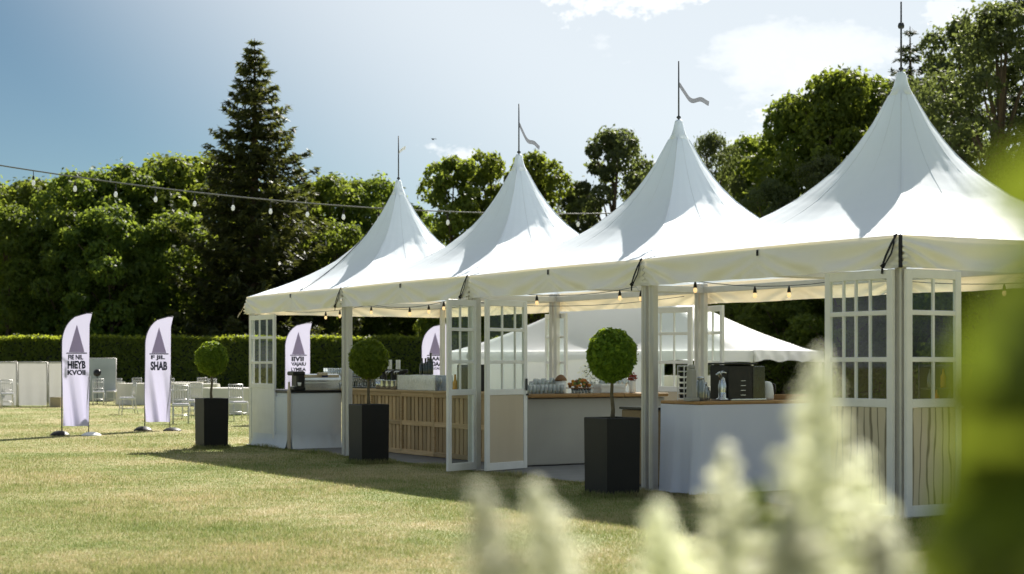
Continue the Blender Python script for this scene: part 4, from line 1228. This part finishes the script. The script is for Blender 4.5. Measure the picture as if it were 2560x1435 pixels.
def table_proto():
    t = thing('round_table', (0, 0, 0), 0, 'x', 'table', 'round tables on the far lawn')
    r0 = .78
    MB().lathe([(0, .75), (r0 - .01, .75), (r0, .745), (r0, .73), (r0 - .02, .725), (0, .725)], 36).build('tabletop', 'chair_white', t)
    drape(lambda q: (r0 * math.cos(q * 6.2832), r0 * math.sin(q * 6.2832), math.cos(q * 6.2832), math.sin(q * 6.2832)), .02, .756, .028, 15, 120, 8, .06).build('tablecloth', 'cloth_cream', t)
    m = MB(); m.lathe([(0, .757), (r0 + .003, .757)], 60); m.build('cloth_top', 'cloth_cream', t)
    m = MB(); m.tube([(0, 0, 0.01), (0, 0, .73)], .04, 8); m.build('pedestal', 'chair_silver', t)
    return t


cp = chair_proto(); tp = table_proto()
first = [True, True]


def put_chair(px, py, rz, label, sc_=1.0):
    if first[0]:
        first[0] = False; cp.location = G(px, py); cp.rotation_euler = (0, 0, rz); cp['label'] = label; return cp
    return dup(cp, G(px, py), rz, label)


def put_table(px, py, label):
    if first[1]:
        first[1] = False; tp.location = G(px, py); tp['label'] = label; return tp
    return dup(tp, G(px, py), R.uniform(0, 6), label)


put_table(20, 1013, 'round cloth-covered table at the far left in front of the pale screens')
put_table(262, 1002, 'round cloth-covered table just right of the leftmost flag')
put_table(575, 1036, 'round cream-clothed table between the farthest planter and the tent')
put_table(492, 1014, 'round table behind the chairs between the second flag and the farthest planter')
put_table(352, 1012, 'round cloth-covered table just left of the second flag')
put_table(84, 1004, 'round cloth-covered table in front of the middle pale screen')
put_table(455, 1006, 'distant round table against the hedge right of the second flag')
put_chair(58, 1010, 3.3, 'party chair pulled up to the right side of the leftmost table')
put_chair(18, 1020, .4, 'party chair at the very left edge with its back to the lawn')
put_chair(88, 1012, 1.9, 'party chair turned sideways in front of the middle pale screen')
put_chair(144, 1008, 3.6, 'party chair just left of the leftmost flag, before the screens')
put_chair(246, 1013, .3, 'party chair in front of the table right of the leftmost flag')
put_chair(284, 1010, -.5, 'party chair at the right side of the table beside the leftmost flag')
put_chair(318, 1036, -1.1, 'nearest party chair left of the second flag, seen from the side')
put_chair(336, 1006, -.2, 'party chair behind the second flag, high back facing the lawn')
put_chair(452, 1060, .25, 'nearest party chair right of the second flag, back towards the lawn')
put_chair(480, 1046, -.35, 'party chair beside the left edge of the farthest planter')
put_chair(430, 1008, 2.9, 'small distant party chair by the hedge right of the second flag')
put_chair(506, 1004, 3.3, 'distant party chair by the hedge, left of the farthest ball tree stem')
put_chair(596, 1052, .5, 'party chair between the farthest planter and the tent corner')
put_chair(541, 1012, 2.6, 'party chair behind the farthest ball tree stem')

# pale cloth screens at the left
for k, (xa, xb, lab) in enumerate(((-60, 42, 'pale cloth screen panel cut off by the left picture edge'), (46, 118, 'pale cloth screen panel in the middle, behind the leftmost tables'), (122, 190, 'pale cloth screen panel half hidden by the leftmost flag'))):
    A_ = G(xa, 1016); B_ = G(xb, 1016); w_ = (B_ - A_).length
    t = thing('screen', A_, 0, lab, 'screen', 'pale cloth screens')
    MB().grid(lambda q, r: (q * w_ * (1 - .03 * (1 - r)) + .01 * math.sin(r * 5), .02 * math.sin(q * 14 + k) * (1 - r), .03 + r * 1.46), 20, 10).build('cloth', 'screen_cloth', t)
    m = MB(); m.tube([(0, .03, 0), (0, .03, 1.5)], .02, 7); m.tube([(w_, .03, 0), (w_, .03, 1.5)], .02, 7); m.tube([(0, .03, 1.5), (w_, .03, 1.5)], .018, 7); m.build('frame', 'aluminium', t)
A_ = AT(222, 57.5); B_ = AT(289, 57.5); w_ = (B_ - A_).length
t = thing('screen', A_, 0, 'grey taut tarpaulin screen right of the leftmost flag', 'screen')
MB().grid(lambda q, r: (q * w_, .04 * math.sin((q + r) * 7) * q * (1 - r), .15 + r * 1.48), 16, 12).build('tarpaulin', 'grey_tarp', t)
m = MB(); m.tube([(0, .05, 0), (0, .05, 1.64)], .02, 7); m.tube([(w_, .05, 0), (w_, .05, 1.64)], .02, 7); m.tube([(0, .05, 1.64), (w_, .05, 1.64)], .018, 7); m.build('frame', 'aluminium', t)
t = thing('fan', AT(243, 57.0, 0), 0, 'dark round pedestal fan in front of the grey tarpaulin', 'fan')
m = MB(); m.tube([(0, 0, .02), (0, 0, 1.05)], .015, 6); m.lathe([(0, .0), (.2, .0), (.2, .02), (0, .03)], 14); m.build('stand', 'dark_metal', t)
o = MB().lathe([(0, -.06), (.10, -.05), (.14, 0), (.10, .05), (0, .06)], 16).build('head', 'black_plastic', t, loc=(0, 0, 1.12)); o.rotation_euler = (1.3, .3, 0)
t = thing('box', G(141, 1018), .05, 'beige box on the grass before the screens, left of the leftmost flag', 'box')
m = MB(); m.box((0, 0, .16), (.36, .30, .32), bev=.01); m.build('carton', 'cardboard', t); MB().box((0, 0, .325), (.38, .32, .02), bev=.005).build('lid', 'cardboard', t)
t = thing('flower_stand', G(60, 1014), 0, 'tall flower stand with a dark top bloom before the middle screen', 'flower stand')
MB().tube([(0, 0, 0), (0.01, 0, .7), (0, 0, 1.28)], .014, 6).build('stem', 'stem_bark', t)
cpts = unit(NR.normal(0, 1, (90, 3))) * NR.uniform(.02, .13, (90, 1)) * np.array([1, 1, 1.4]) + np.array([.03, 0, 1.36])
link('bloom', np_mesh('bloom', leaf_quads(cpts, np.array([[0, -1., .3]]), .07, .04), 4, 'dark_needle'), t)
cpts = unit(NR.normal(0, 1, (120, 3))) * NR.uniform(.02, .12, (120, 1)) + np.array([0, 0, .85])
link('foliage', np_mesh('foliage', leaf_quads(cpts, np.array([[0, -1., .3]]), .07, .04), 4, 'bright_leaf'), t)


# ------------------------------------------------------------------ outdoor festoon line
def cable_run():
    A = AT(-420, 33.0, zat(338, 33.0)); B = AT(1640, 41.0, zat(530, 41.0))
    t = thing('festoon_lights', (A.x, A.y, 0), 0, 'long outdoor string of hanging bulbs running from the left edge behind the tents', 'string lights')
    P = []
    for k in range(49):
        f_ = k / 48; w_ = A.lerp(B, f_); w_.z -= 1.1 * 4 * f_ * (1 - f_) * .5; P.append(w_ - Vector((A.x, A.y, 0)))
    MB().tube(P, .016, 6).build('cable', 'cable', t)
    for q, top_ in ((Vector((0, 0, 0)), P[0]), (Vector((B.x - A.x, B.y - A.y, 0)), P[-1])):
        MB().tube([q, (q.x, q.y, top_.z + .15)], [.06, .04], 10).build('support_pole', 'bark', t)
    sk = MB().tube([(0, 0, 0), (0, 0, -.10), (0, 0, -.14), (0, 0, -.20)], [.008, .008, .024, .026], 8).mesh('socket', 'black_plastic')
    bb_ = MB().lathe([(0, -.19), (.022, -.20), (.042, -.26), (.038, -.30), (.02, -.325), (0, -.33)], 10).mesh('bulb', 'clear_bulb')
    tot = (B - A).length; s_ = 0.5
    while s_ < tot - .3:
        f_ = s_ / tot; x_ = f_ * 48; i_ = int(x_); p = P[i_].lerp(P[min(i_ + 1, 48)], x_ - i_)
        o = link('socket', sk, t, loc=p); link('bulb', bb_, o)
        s_ += .88


cable_run()

# ------------------------------------------------------------------ second marquee behind
def marquee():
    A = Vector((8.0, 53.0, 0)); d1 = Vector((-.87, .5, 0)).normalized(); d2 = Vector((.5, .87, 0)).normalized()
    L1, L2 = 12.0, 7.0; ev, pk, hem = 1.90, 4.9, 1.50
    c = A + d1 * L1 / 2 + d2 * L2 / 2; rz = math.atan2(d2.y, d2.x)
    t = thing('marquee', c, rz, 'low wide white marquee standing behind the tent row', 'tent')
    m = canopy_mesh(L2 / 2, ev, pk, 20, L1 / 2, lambda s: (1 - s) ** 1.3, .12); m.build('canopy', 'marquee_white', t)
    for (nm, w_, lx, ly, an_) in (('f', L1, -L2 / 2, 0, -math.pi / 2), ('r', L2, 0, -L1 / 2, 0), ('b', L1, L2 / 2, 0, math.pi / 2), ('l', L2, 0, L1 / 2, math.pi)):
        MB().grid(lambda q, r: ((q - .5) * w_, -.02 - .05 * (1 - r) * math.sin(q * 18) ** 2, hem + .10 * math.sin(q * math.pi * 3) ** 2 * (1 - r) + (ev - hem) * r), 40, 5).build('valance', 'marquee_white', t, loc=(lx, ly, 0), rz=an_)
    ps = MB().box((0, 0, ev / 2), (.09, .09, ev - .02), bev=.01).mesh('post', 'aluminium')
    for sx in (-1, 1):
        for sy in (-1, 1): link('post', ps, t, loc=(sx * (L2 / 2 - .08), sy * (L1 / 2 - .08), .01))
    # side curtains on the far half
    MB().grid(lambda q, r: (-L2 / 2 + .12 + .04 * math.sin(q * 40), L1 / 2 - .1 - q * 8.6, .02 + r * (ev - .1)), 90, 4).build('side_curtain', 'marquee_white', t)
    MB().grid(lambda q, r: (-L2 / 2 + .2 + q * (L2 - .4), L1 / 2 - .1 + .04 * math.sin(q * 40), .02 + r * (ev - .1)), 90, 4).build('side_curtain', 'marquee_white', t)
    MB().box((L2 / 2 - .5, -1.2, .5), (.6, 4.0, .98), bev=.01).build('counter', 'cloth_cream', t)


marquee()


# ------------------------------------------------------------------ vegetation
def crown_points(lobes, per, rng=NR, shell=(.72, 1.05)):
    cs, ns = [], []
    for (cx_, cy_, cz_, rx, ry, rz_) in lobes:
        u_ = unit(rng.normal(0, 1, (per, 3)))
        u_[:, 2] = np.where(rng.uniform(0, 1, per) < .35, np.abs(u_[:, 2]), u_[:, 2])
        rad = rng.uniform(*shell, (per, 1)) ** .7
        # break each lobe into tufts
        tuft = 1 + .16 * np.sin(u_[:, :1] * 7 + cx_ * 3) * np.sin(u_[:, 1:2] * 6 + cy_ * 5) * np.sin(u_[:, 2:] * 6 + cz_)
        cs.append(u_ * rad * tuft * np.array([rx, ry, rz_]) + np.array([cx_, cy_, cz_])); ns.append(u_)
    return np.concatenate(cs), np.concatenate(ns)


def make_tree(h, rad, base, nl, per, leaf, mt, label=None, seed=1, name='leafy_tree', group='trees behind the lawn', slender=1.0):
    rr = random.Random(seed)
    t = thing(name, (0, 0, 0), 0, label or 'x', 'tree', group)
    lobes = []
    for k in range(nl):
        f_ = (k + .5) / nl; z = base + (h - base) * f_ ** .85
        env = rad * (math.sin(math.pi * min(1, (.16 + .84 * f_) ** slender)) ** .6) * 1.0
        an_ = k * 2.399 + rr.uniform(-.4, .4); r_ = env * math.sqrt(rr.uniform(.15, 1)) * .82
        s_ = rad * rr.uniform(.15, .34) * (1.05 - .4 * f_)
        lobes.append((r_ * math.cos(an_), r_ * math.sin(an_), min(z, h - s_ * .75), s_ * rr.uniform(.9, 1.25), s_ * rr.uniform(.9, 1.25), s_ * rr.uniform(.65, .95)))
    m = MB(); m.tube([(0, 0, -.1), (.05, 0, h * .2), (-.04, .05, h * .45), (.03, 0, h * .8)], [h * .022, h * .017, h * .012, h * .004], 9)
    for k, lb in enumerate(lobes):
        if k % 2: continue
        zb = max(base * .5, lb[2] - rad * .5) * .85
        m.tube([(0, 0, zb), (lb[0] * .5, lb[1] * .5, zb + (lb[2] - zb) * .6), (lb[0], lb[1], lb[2])], [h * .008, h * .005, h * .002], 5)
    m.build('trunk', 'bark', t)
    c_, n_ = crown_points(lobes, per)
    # stray outer sprigs for an uneven outline
    j = NR.integers(0, len(c_), len(c_) // 6); sp = c_[j] + (n_[j] + np.array([0, 0, .3])) * NR.uniform(.02, 1, (len(j), 1)) ** 2 * rad * .075
    c_ = np.concatenate([c_, sp]); n_ = np.concatenate([n_, n_[j]])
    link('crown', np_mesh('crown', leaf_quads(c_, n_ + np.array([0, 0, .5]), leaf, leaf * .6, .75), 4, mt), t)
    return t


def make_conifer(h, rad, base, mt, label, seed, nwh, per, droop=.25, name='spruce_tree', group=None, tw=.34):
    rr = random.Random(seed)
    t = thing(name, (0, 0, 0), 0, label, 'tree', group)
    m = MB(); m.tube([(0, 0, -.1), (0, 0, h * .4), (.03, 0, h * .75), (0, 0, h * .985)], [h * .02, h * .014, h * .007, h * .001], 9)
    cs, ax, nn = [], [], []
    for k in range(nwh):
        f_ = (k + rr.random() * .6) / nwh
        z = base + (h * .985 - base) * f_ ** .92
        L = rad * (1 - f_) ** .80 * rr.uniform(.72, 1.12) + .15
        nb = 9 if f_ < .75 else 6
        for j in range(nb):
            an_ = j * 2 * math.pi / nb + k * 1.1 + rr.uniform(-.3, .3); Lj = L * rr.uniform(.65, 1.1)
            dr = droop * (1.15 - f_)
            pts = []
            for q in range(6):
                s_ = q / 5; zz = z - dr * Lj * math.sin(s_ * 2.4) * .75 + (.16 * Lj * s_ ** 3)
                pts.append((math.cos(an_) * Lj * s_, math.sin(an_) * Lj * s_, zz))
            m.tube(pts, [.028 * (1 - .8 * s) * (.4 + L / rad) for s in (0, .2, .4, .6, .8, 1)], 4, False)
            cnt = max(8, int(per * Lj / rad))
            s_ = np.array([rr.uniform(.12, 1.02) ** .75 for _ in range(cnt)])
            P = np.array(pts); idx = np.clip(s_ * 5, 0, 4.999); i0 = idx.astype(int); fr = (idx - i0)[:, None]
            c_ = P[i0] * (1 - fr) + P[np.minimum(i0 + 1, 5)] * fr
            side = np.array([-math.sin(an_), math.cos(an_), 0]); out = np.array([math.cos(an_), math.sin(an_), 0])
            off = NR.normal(0, 1, (cnt, 1)) * (.10 + .16 * Lj * (1 - s_[:, None]) * .9)
            hang = NR.uniform(0, 1, (cnt, 1)) ** 1.4 * (.10 + .20 * min(1, L / rad * 1.5))
            cs.append(c_ + side * off - np.array([0, 0, 1]) * hang)
            ax.append(out * .7 + side * np.sign(off) * .6 + np.array([0, 0, -1.0]) * (hang * 3))
            nn.append(np.tile(np.array([[0, 0, 1.]]) + out * .1, (cnt, 1)))
    m.build('trunk', 'bark', t)
    c_, a_, n_ = np.concatenate(cs), np.concatenate(ax), np.concatenate(nn)
    link('crown', np_mesh('crown', leaf_quads(c_, n_, tw, tw * .28, .5, a_), 4, mt), t)
    return t


def place(tr, px, depth, top_y, h_native, label, rz=0.0, wide=1.0, proto=True):
    z = zat(top_y, depth); k = z / h_native
    p = AT(px, depth)
    if proto:
        tr.location = p; tr.scale = (k * wide, k * wide, k); tr.rotation_euler = (0, 0, rz); tr['label'] = label
        return tr
    return dup(tr, p, rz, label, (k * wide, k * wide, k))


# the tall spruce
sp = make_conifer(17.0, 5.0, .8, 'spruce_needle', 'tall dark pointed spruce rising above the wood at the left', 3, 44, 190, tw=.46)
place(sp, 636, 75.0, 82, 17.0, 'tall dark pointed spruce rising above the wood at the left')

# left-hand wood
w1 = make_tree(11, 4.6, .6, 46, 420, .30, 'wood_leaf', seed=5, group='trees of the wood at the left')
w2 = make_tree(11, 4.2, .5, 42, 420, .27, 'bright_leaf', seed=8, group='trees of the wood at the left')
w3 = make_tree(11, 4.8, .5, 50, 420, .25, 'wood_leaf', seed=14, group='trees of the wood at the left')
LW = [(w1, -40, 84, 455, 'dark broad tree at the left picture edge', .3, 1.0), (w2, 95, 82, 452, 'bright-topped broadleaf tree above the leftmost pale screens', 1.2, .95),
      (w3, 215, 80, 432, 'broadleaf tree directly above the leftmost flag', 2.2, .95), (w1, 330, 81, 420, 'rounded broadleaf tree between the two left flags', 3.1, .95),
      (w2, 440, 83, 392, 'highest broadleaf tree of the wood, just left of the tall spruce', 4.4, 1.05), (w3, 548, 86, 402, 'broadleaf tree half hidden behind the left side of the spruce', 5.0, .9),
      (w1, 735, 86, 470, 'broadleaf tree half hidden behind the right side of the spruce', .9, .9), (w2, 828, 83, 443, 'bright-topped broadleaf tree right of the spruce, above the farthest tent', 2.7, .9),
      (w3, 925, 84, 450, 'broadleaf tree directly left of the farthest tent peak', 1.7, .85), (w1, 1010, 86, 520, 'low broadleaf tree in the gap behind the farthest tent peak', 3.9, .8),
      (w3, 20, 77, 520, 'lower shaded tree in front of the wood, above the leftmost table', .5, .9), (w1, 280, 76, 520, 'lower shaded tree in front of the wood, behind the leftmost flag', 5.5, .95),
      (w3, 160, 77, 530, 'lower shaded tree in front of the wood, left of the leftmost flag', 3.5, .9), (w1, 430, 77, 540, 'lower shaded tree in front of the wood, above the second flag', 2.5, .95), (w3, 850, 78, 560, 'lower shaded tree in front of the wood, behind the farthest tent', 4.5, .9)]
used = set()
for tr, px, dp, ty, lab, rz_, wd in LW:
    place(tr, px, dp, ty, 11, lab, rz_, wd, id(tr) not in used); used.add(id(tr))

# middle trees behind the tents
c1 = make_tree(10, 2.9, 2.2, 34, 330, .26, 'bright_leaf', seed=21, group='trees behind the tent row')
c2 = make_tree(11, 3.0, 1.6, 44, 420, .20, 'grey_leaf', seed=23, group='trees behind the tent row')
c3 = make_tree(12, 3.8, .8, 50, 430, .26, 'bright_leaf', seed=27, group='trees behind the tent row')
c4 = make_tree(12, 3.6, .6, 50, 460, .17, 'grey_leaf', seed=29, group='trees behind the tent row', slender=1.3)
MT = [(c1, 1130, 72, 398, 10, 'open-crowned tree just left of the second tent peak', .4, .8), (c1, 1225, 74, 388, 10, 'open-crowned tree directly behind the second tent peak', 2.0, .75), (c1, 1340, 73, 392, 10, 'open-crowned tree just right of the second tent peak', 3.6, .8),
      (c2, 1535, 74, 322, 11, 'tall grey-green rounded tree left of the third tent peak', .2, .85), (c2, 1440, 77, 470, 11, 'small grey-green tree low between the second and third tent peaks', 2.2, .9), (c2, 1625, 78, 420, 11, 'grey-green tree partly behind the left slope of the third tent', 4.2, .8),
      (c4, 1775, 76, 335, 12, 'slim yellow-green tree just right of the third tent peak', .8, .62), (c3, 1880, 80, 345, 12, 'low bright tree in the dip between the third and nearest tents', 4.1, .75),
      (c3, 1985, 76, 245, 12, 'bright green tree left of the nearest tent peak', 1.3, .8), (c3, 2085, 74, 180, 12, 'highest bright green tree beside the nearest tent peak', 2.9, .8), (c4, 2060, 70, 390, 12, 'feathery low tree behind the nearest tent\'s left slope', 2.0, .9),
      (c4, 1930, 71, 450, 12, 'feathery shrub-like tree low between the third and nearest tents', 5.0, .8), (c3, 2190, 76, 200, 12, 'dark broadleaf tree touching the nearest tent peak', 5.2, .8)]
for tr, px, dp, ty, hn, lab, rz_, wd in MT:
    place(tr, px, dp, ty, hn, lab, rz_, wd, id(tr) not in used); used.add(id(tr))
dk = make_conifer(16, 4.6, 1.0, 'dark_needle', 'x', 9, 26, 150, .15, 'cedar_tree', 'trees at the right edge', .36)
place(dk, 2275, 72, 52, 16, 'dark blue-green cedar directly behind the nearest tent\'s flagpole')
r1 = make_tree(14, 4.2, .8, 56, 430, .20, 'grey_leaf', seed=33, group='trees at the right edge')
place(r1, 2400, 66, 55, 14, 'loose-leaved tall tree right of the nearest tent\'s flagpole', .4, .8)
place(r1, 2500, 60, 15, 14, 'tall tree rising to the top right corner', 2.4, .9, False)
place(dk, 2590, 64, -190, 16, 'tall dark cedar cut off by the right picture edge', 2.2, .9, False)
place(r1, 2330, 78, 200, 14, 'olive tree behind the right slope of the nearest tent', 4.2, .9, False)
place(w3, 2280, 64, 520, 11, 'dense dark tree behind the nearest tent, seen through its glass doors', 1.0, .9, False)
place(w1, 2480, 56, 470, 11, 'dense dark tree seen under the nearest tent\'s right eave', 2.0, .9, False)
place(w1, 1960, 66, 640, 11, 'dark rounded tree behind the marquee\'s right corner', 3.3, 1.2, False)
place(w3, 1830, 68, 660, 11, 'dark broadleaf tree behind the marquee roof', 2.6, 1.1, False)
place(w3, 2100, 64, 620, 11, 'dark tree seen above the cloth-covered table at the open glass door', .2, 1.2, False)
place(w1, 1200, 80, 600, 11, 'shaded low tree seen through the second tent\'s glass doors', 1.4, 1.2, False)
place(w3, 1090, 80, 610, 11, 'shaded low tree seen under the second tent\'s roof', 5.4, 1.2, False)

# dark undergrowth that closes the wood, one mass
pts = []
for (xa, xb, dp, hh) in ((-300, 1250, 88, 7.5), (1000, 1800, 86, 5.0), (1750, 2800, 82, 7.5)):
    A_, B_ = AT(xa, dp), AT(xb, dp); n_ = 15000
    f_ = NR.uniform(0, 1, n_); y_ = NR.uniform(-1.2, 1.2, n_)
    top = hh * (.82 + .12 * np.sin(f_ * 37) + .07 * np.sin(f_ * 91))
    z_ = NR.uniform(0, 1, n_) * top
    pts.append(np.stack([A_.x + (B_.x - A_.x) * f_, dp + y_, z_], 1))
pts = np.concatenate(pts)
tag(link('undergrowth', np_mesh('undergrowth', leaf_quads(pts, np.array([[0, -1., .5]]), .55, .38, .8), 4, 'wood_leaf')), 'dark continuous undergrowth closing the wood behind the trees', 'undergrowth', kind='stuff')

# clipped hedge
def hedge(pA, pB, h, th, label, n_):
    A_, B_ = Vector(pA), Vector(pB); L = (B_ - A_).length; rz = math.atan2(B_.y - A_.y, B_.x - A_.x)
    t = thing('hedge', A_, rz, label, 'hedge')
    c = MB(); c.box((L / 2, th / 2, h / 2 - .03), (L - .16, th - .2, h - .18)); c.build('shade_core', 'core_shade', t)  # dark filler box standing in for the hedge's inner shade
    k = int(n_ * .62)
    f1 = np.stack([NR.uniform(0, L, k), NR.normal(.06, .05, k), NR.uniform(0.02, h, k)], 1); n1 = np.tile([[0, -1., .15]], (k, 1))
    k2 = n_ - k
    f2 = np.stack([NR.uniform(0, L, k2), NR.uniform(0, th, k2), h + NR.normal(-.03, .05, k2) + .03 * np.sin(NR.uniform(0, 6, k2))], 1); n2 = np.tile([[0, -.1, 1.]], (k2, 1))
    c_ = np.concatenate([f1, f2]); c_[:, 2] += .035 * np.sin(c_[:, 0] * 2.1) * (c_[:, 2] > h * .6)
    link('foliage', np_mesh('foliage', leaf_quads(c_, np.concatenate([n1, n2]), .14, .09, .6), 4, 'hedge_leaf'), t)


hedge(AT(-160, 66), AT(1500, 66.5), 2.52, 1.3, 'long clipped hedge running across the back of the lawn', 60000)

# flying bird
t = thing('bird', AT(1083, 60, zat(348, 60)), .6, 'small dark bird flying right of the farthest tent peak', 'bird')
m = MB(); m.lathe([(0, -.10), (.02, -.07), (.032, 0), (.02, .06), (.012, .09), (0, .12)], 8); o = m.build('body', 'feather', t); o.rotation_euler = (math.pi / 2, 0, 0)
for sx in (-1, 1):
    MB().add([(0, -.03, 0), (sx * .08, -.045, .03), (sx * .18, .02, .0), (sx * .07, .03, .03), (0, .05, 0)], [(0, 1, 3, 4), (1, 2, 3)]).build('wing', 'feather', t)


# ------------------------------------------------------------------ foreground plants close to the camera
def plume_plant(px, py, depth, w_px, h_px, label, lean=0.0, n_=900):
    depth *= .80; w_px *= 1.15; n_ = int(n_ * 1.7)
    tip = AT(px, depth, zat(py, depth)); hgt = h_px / F * depth; wid = w_px / F * depth
    base = Vector((tip.x + lean * .5, depth + .05, 0))
    t = thing('plume_flower', base, 0, label, 'flower', 'creamy plume flowers in the foreground')
    tipl = tip - base
    def ax(s): return tipl * s + Vector((math.sin(s * 2.2) * .02 - lean * .5 * (1 - s) * s * .3, 0, 0))
    s0 = 1 - hgt / tip.z
    MB().tube([ax(k / 12) for k in range(13)], [.007 - .0045 * k / 12 for k in range(13)], 6).build('stem', 'fruit_green', t)
    rp_ = random.Random(int(px)); cl, nl_ = [], []
    nbr = 46
    for k in range(nbr):
        f_ = (k + rp_.random()) / nbr; sb = s0 + (1 - s0) * f_
        an_ = k * 2.399 + rp_.uniform(-.3, .3)
        ln_ = wid * .62 * min(1.0, (1 - f_) * 1.45 + .10) * rp_.uniform(.6, 1.1)
        m_ = max(8, int(n_ / nbr * 2.0 * ln_ / (wid * .62)))
        q = NR.uniform(0, 1, (m_, 1)) ** .8
        dirv = np.array([math.cos(an_), math.sin(an_), .62 + .3 * f_])
        o_ = np.array(tuple(ax(sb)))
        cl.append(o_ + dirv * q * ln_ + np.array([0, 0, -.35]) * (q ** 2) * ln_ + NR.normal(0, 1, (m_, 3)) * wid * .042 * (1.15 - q * .8)); nl_.append(np.tile(dirv, (m_, 1)))
    link('plume', np_mesh('plume', leaf_quads(np.concatenate(cl), np.concatenate(nl_), .0085, .006, .9), 4, 'plume'), t)
    lf = MB()
    for k in range(5):
        sb = s0 * (.35 + .12 * k); p = ax(sb); aa_ = k * 2.4
        lf.grid(lambda q, r: (p.x + math.cos(aa_) * q * .16 - math.sin(aa_) * (r - .5) * .07 * math.sin(math.pi * min(1, q * .96 + .04)),
                              p.y + math.sin(aa_) * q * .16 + math.cos(aa_) * (r - .5) * .07 * math.sin(math.pi * min(1, q * .96 + .04)), p.z + .05 * q - .09 * q * q), 6, 2)
    lf.build('leaf', 'fore_leaf', t)


plume_plant(1150, 1215, 1.75, 130, 330, 'blurred creamy plume flower farthest left in the foreground', .55)
plume_plant(1295, 1210, 1.80, 150, 330, 'blurred creamy plume flower second from the left in the foreground', .60)
plume_plant(1600, 1262, 1.85, 140, 300, 'short blurred plume flower below the largest planter', .55)
plume_plant(1778, 1118, 2.05, 165, 460, 'blurred plume flower before the cloth-covered table\'s left end', -.02)
plume_plant(2000, 895, 1.75, 250, 680, 'tallest blurred plume flower, before the cloth-covered table', -.03, 3200)
plume_plant(2110, 1130, 1.9, 160, 420, 'blurred plume flower before the nearest glass doors', -.03)
plume_plant(1925, 1250, 1.6, 150, 340, 'low blurred plume flower at the bottom below the tallest plume', .04)
plume_plant(2160, 1330, 1.5, 130, 260, 'lowest blurred plume flower at the bottom, below the glass doors', .03)
plume_plant(2520, 1190, 1.7, 120, 330, 'blurred plume flower at the right edge', .05)
plume_plant(2455, 1330, 1.6, 120, 260, 'small blurred plume flower near the bottom right corner', -.05)


def shrub(loc, label, leaves, stems):
    """leaves: (px, py, depth, length, tilt)"""
    t = thing('leafy_shrub', loc, 0, label, 'shrub')
    m = MB()
    for st in stems: m.tube([Vector(p) - loc for p in st], [.012 * (1 - .7 * k / (len(st) - 1)) for k in range(len(st))], 6)
    m.build('stems', 'stem_bark', t)
    for (px, py, dp, ln, tl) in leaves:
        p = AT(px, dp, zat(py, dp)) - loc
        lm = MB()
        def fn(q, r):
            wv_ = math.sin(math.pi * min(1, max(0, q * .94 + .03))) ** .8 * ln * .27
            return ((q - .5) * ln, (r - .5) * 2 * wv_, .03 * ln * math.cos((q - .5) * 3) + abs(r - .5) * wv_ * .5)
        lm.grid(fn, 8, 4)
        o = lm.build('leaf', 'fore_leaf', t, loc=p); o.rotation_euler = (tl[0], tl[1], tl[2])


R = random.Random(42)
lv = []
for k in range(40):
    px = 2470 + 220 * R.random(); py = 790 + 720 * (k + R.random()) / 40
    lv.append((px, py, R.uniform(.62, 1.0), R.uniform(.055, .10), (R.uniform(.6, 1.9), R.uniform(-1, 1), R.uniform(0, 6.28))))
for k in range(8):
    lv.append((R.uniform(2290, 2450), R.uniform(1290, 1500), R.uniform(.75, 1.1), R.uniform(.05, .08), (R.uniform(.6, 1.9), R.uniform(-1, 1), R.uniform(0, 6.28))))
for k in range(3):
    lv.append((R.uniform(2570, 2700), R.uniform(380, 620), R.uniform(.50, .62), R.uniform(.035, .05), (R.uniform(.6, 1.9), R.uniform(-1, 1), R.uniform(0, 6.28))))
b0 = AT(2640, .85); b0.z = 0
stems = [[b0, b0 + Vector((-.01, .02, .6)), b0 + Vector((-.02, 0, 1.2)), b0 + Vector((.0, -.05, 1.52))], [b0, b0 + Vector((-.02, .05, .6)), b0 + Vector((-.06, .1, 1.15)), b0 + Vector((-.08, .1, 1.33))],
         [b0, b0 + Vector((.0, -.02, .7)), b0 + Vector((-.015, -.05, 1.3))]]
shrub(b0, 'out-of-focus leafy green shrub filling the right edge close to the camera', lv, stems)
lv2 = [(1880 + R.uniform(-40, 40), 1300 + R.uniform(-50, 60), 1.7 + R.uniform(-.05, .05), .06, (R.uniform(.8, 1.8), R.uniform(-1, 1), R.uniform(0, 6.28))) for k in range(7)]
b1 = AT(1890, 1.72); b1.z = 0
shrub(b1, 'small blurred green sprig between the plume flowers at the bottom', lv2, [[b1, b1 + Vector((.01, 0, .6)), b1 + Vector((-.005, -.02, zat(1290, 1.7)))]])
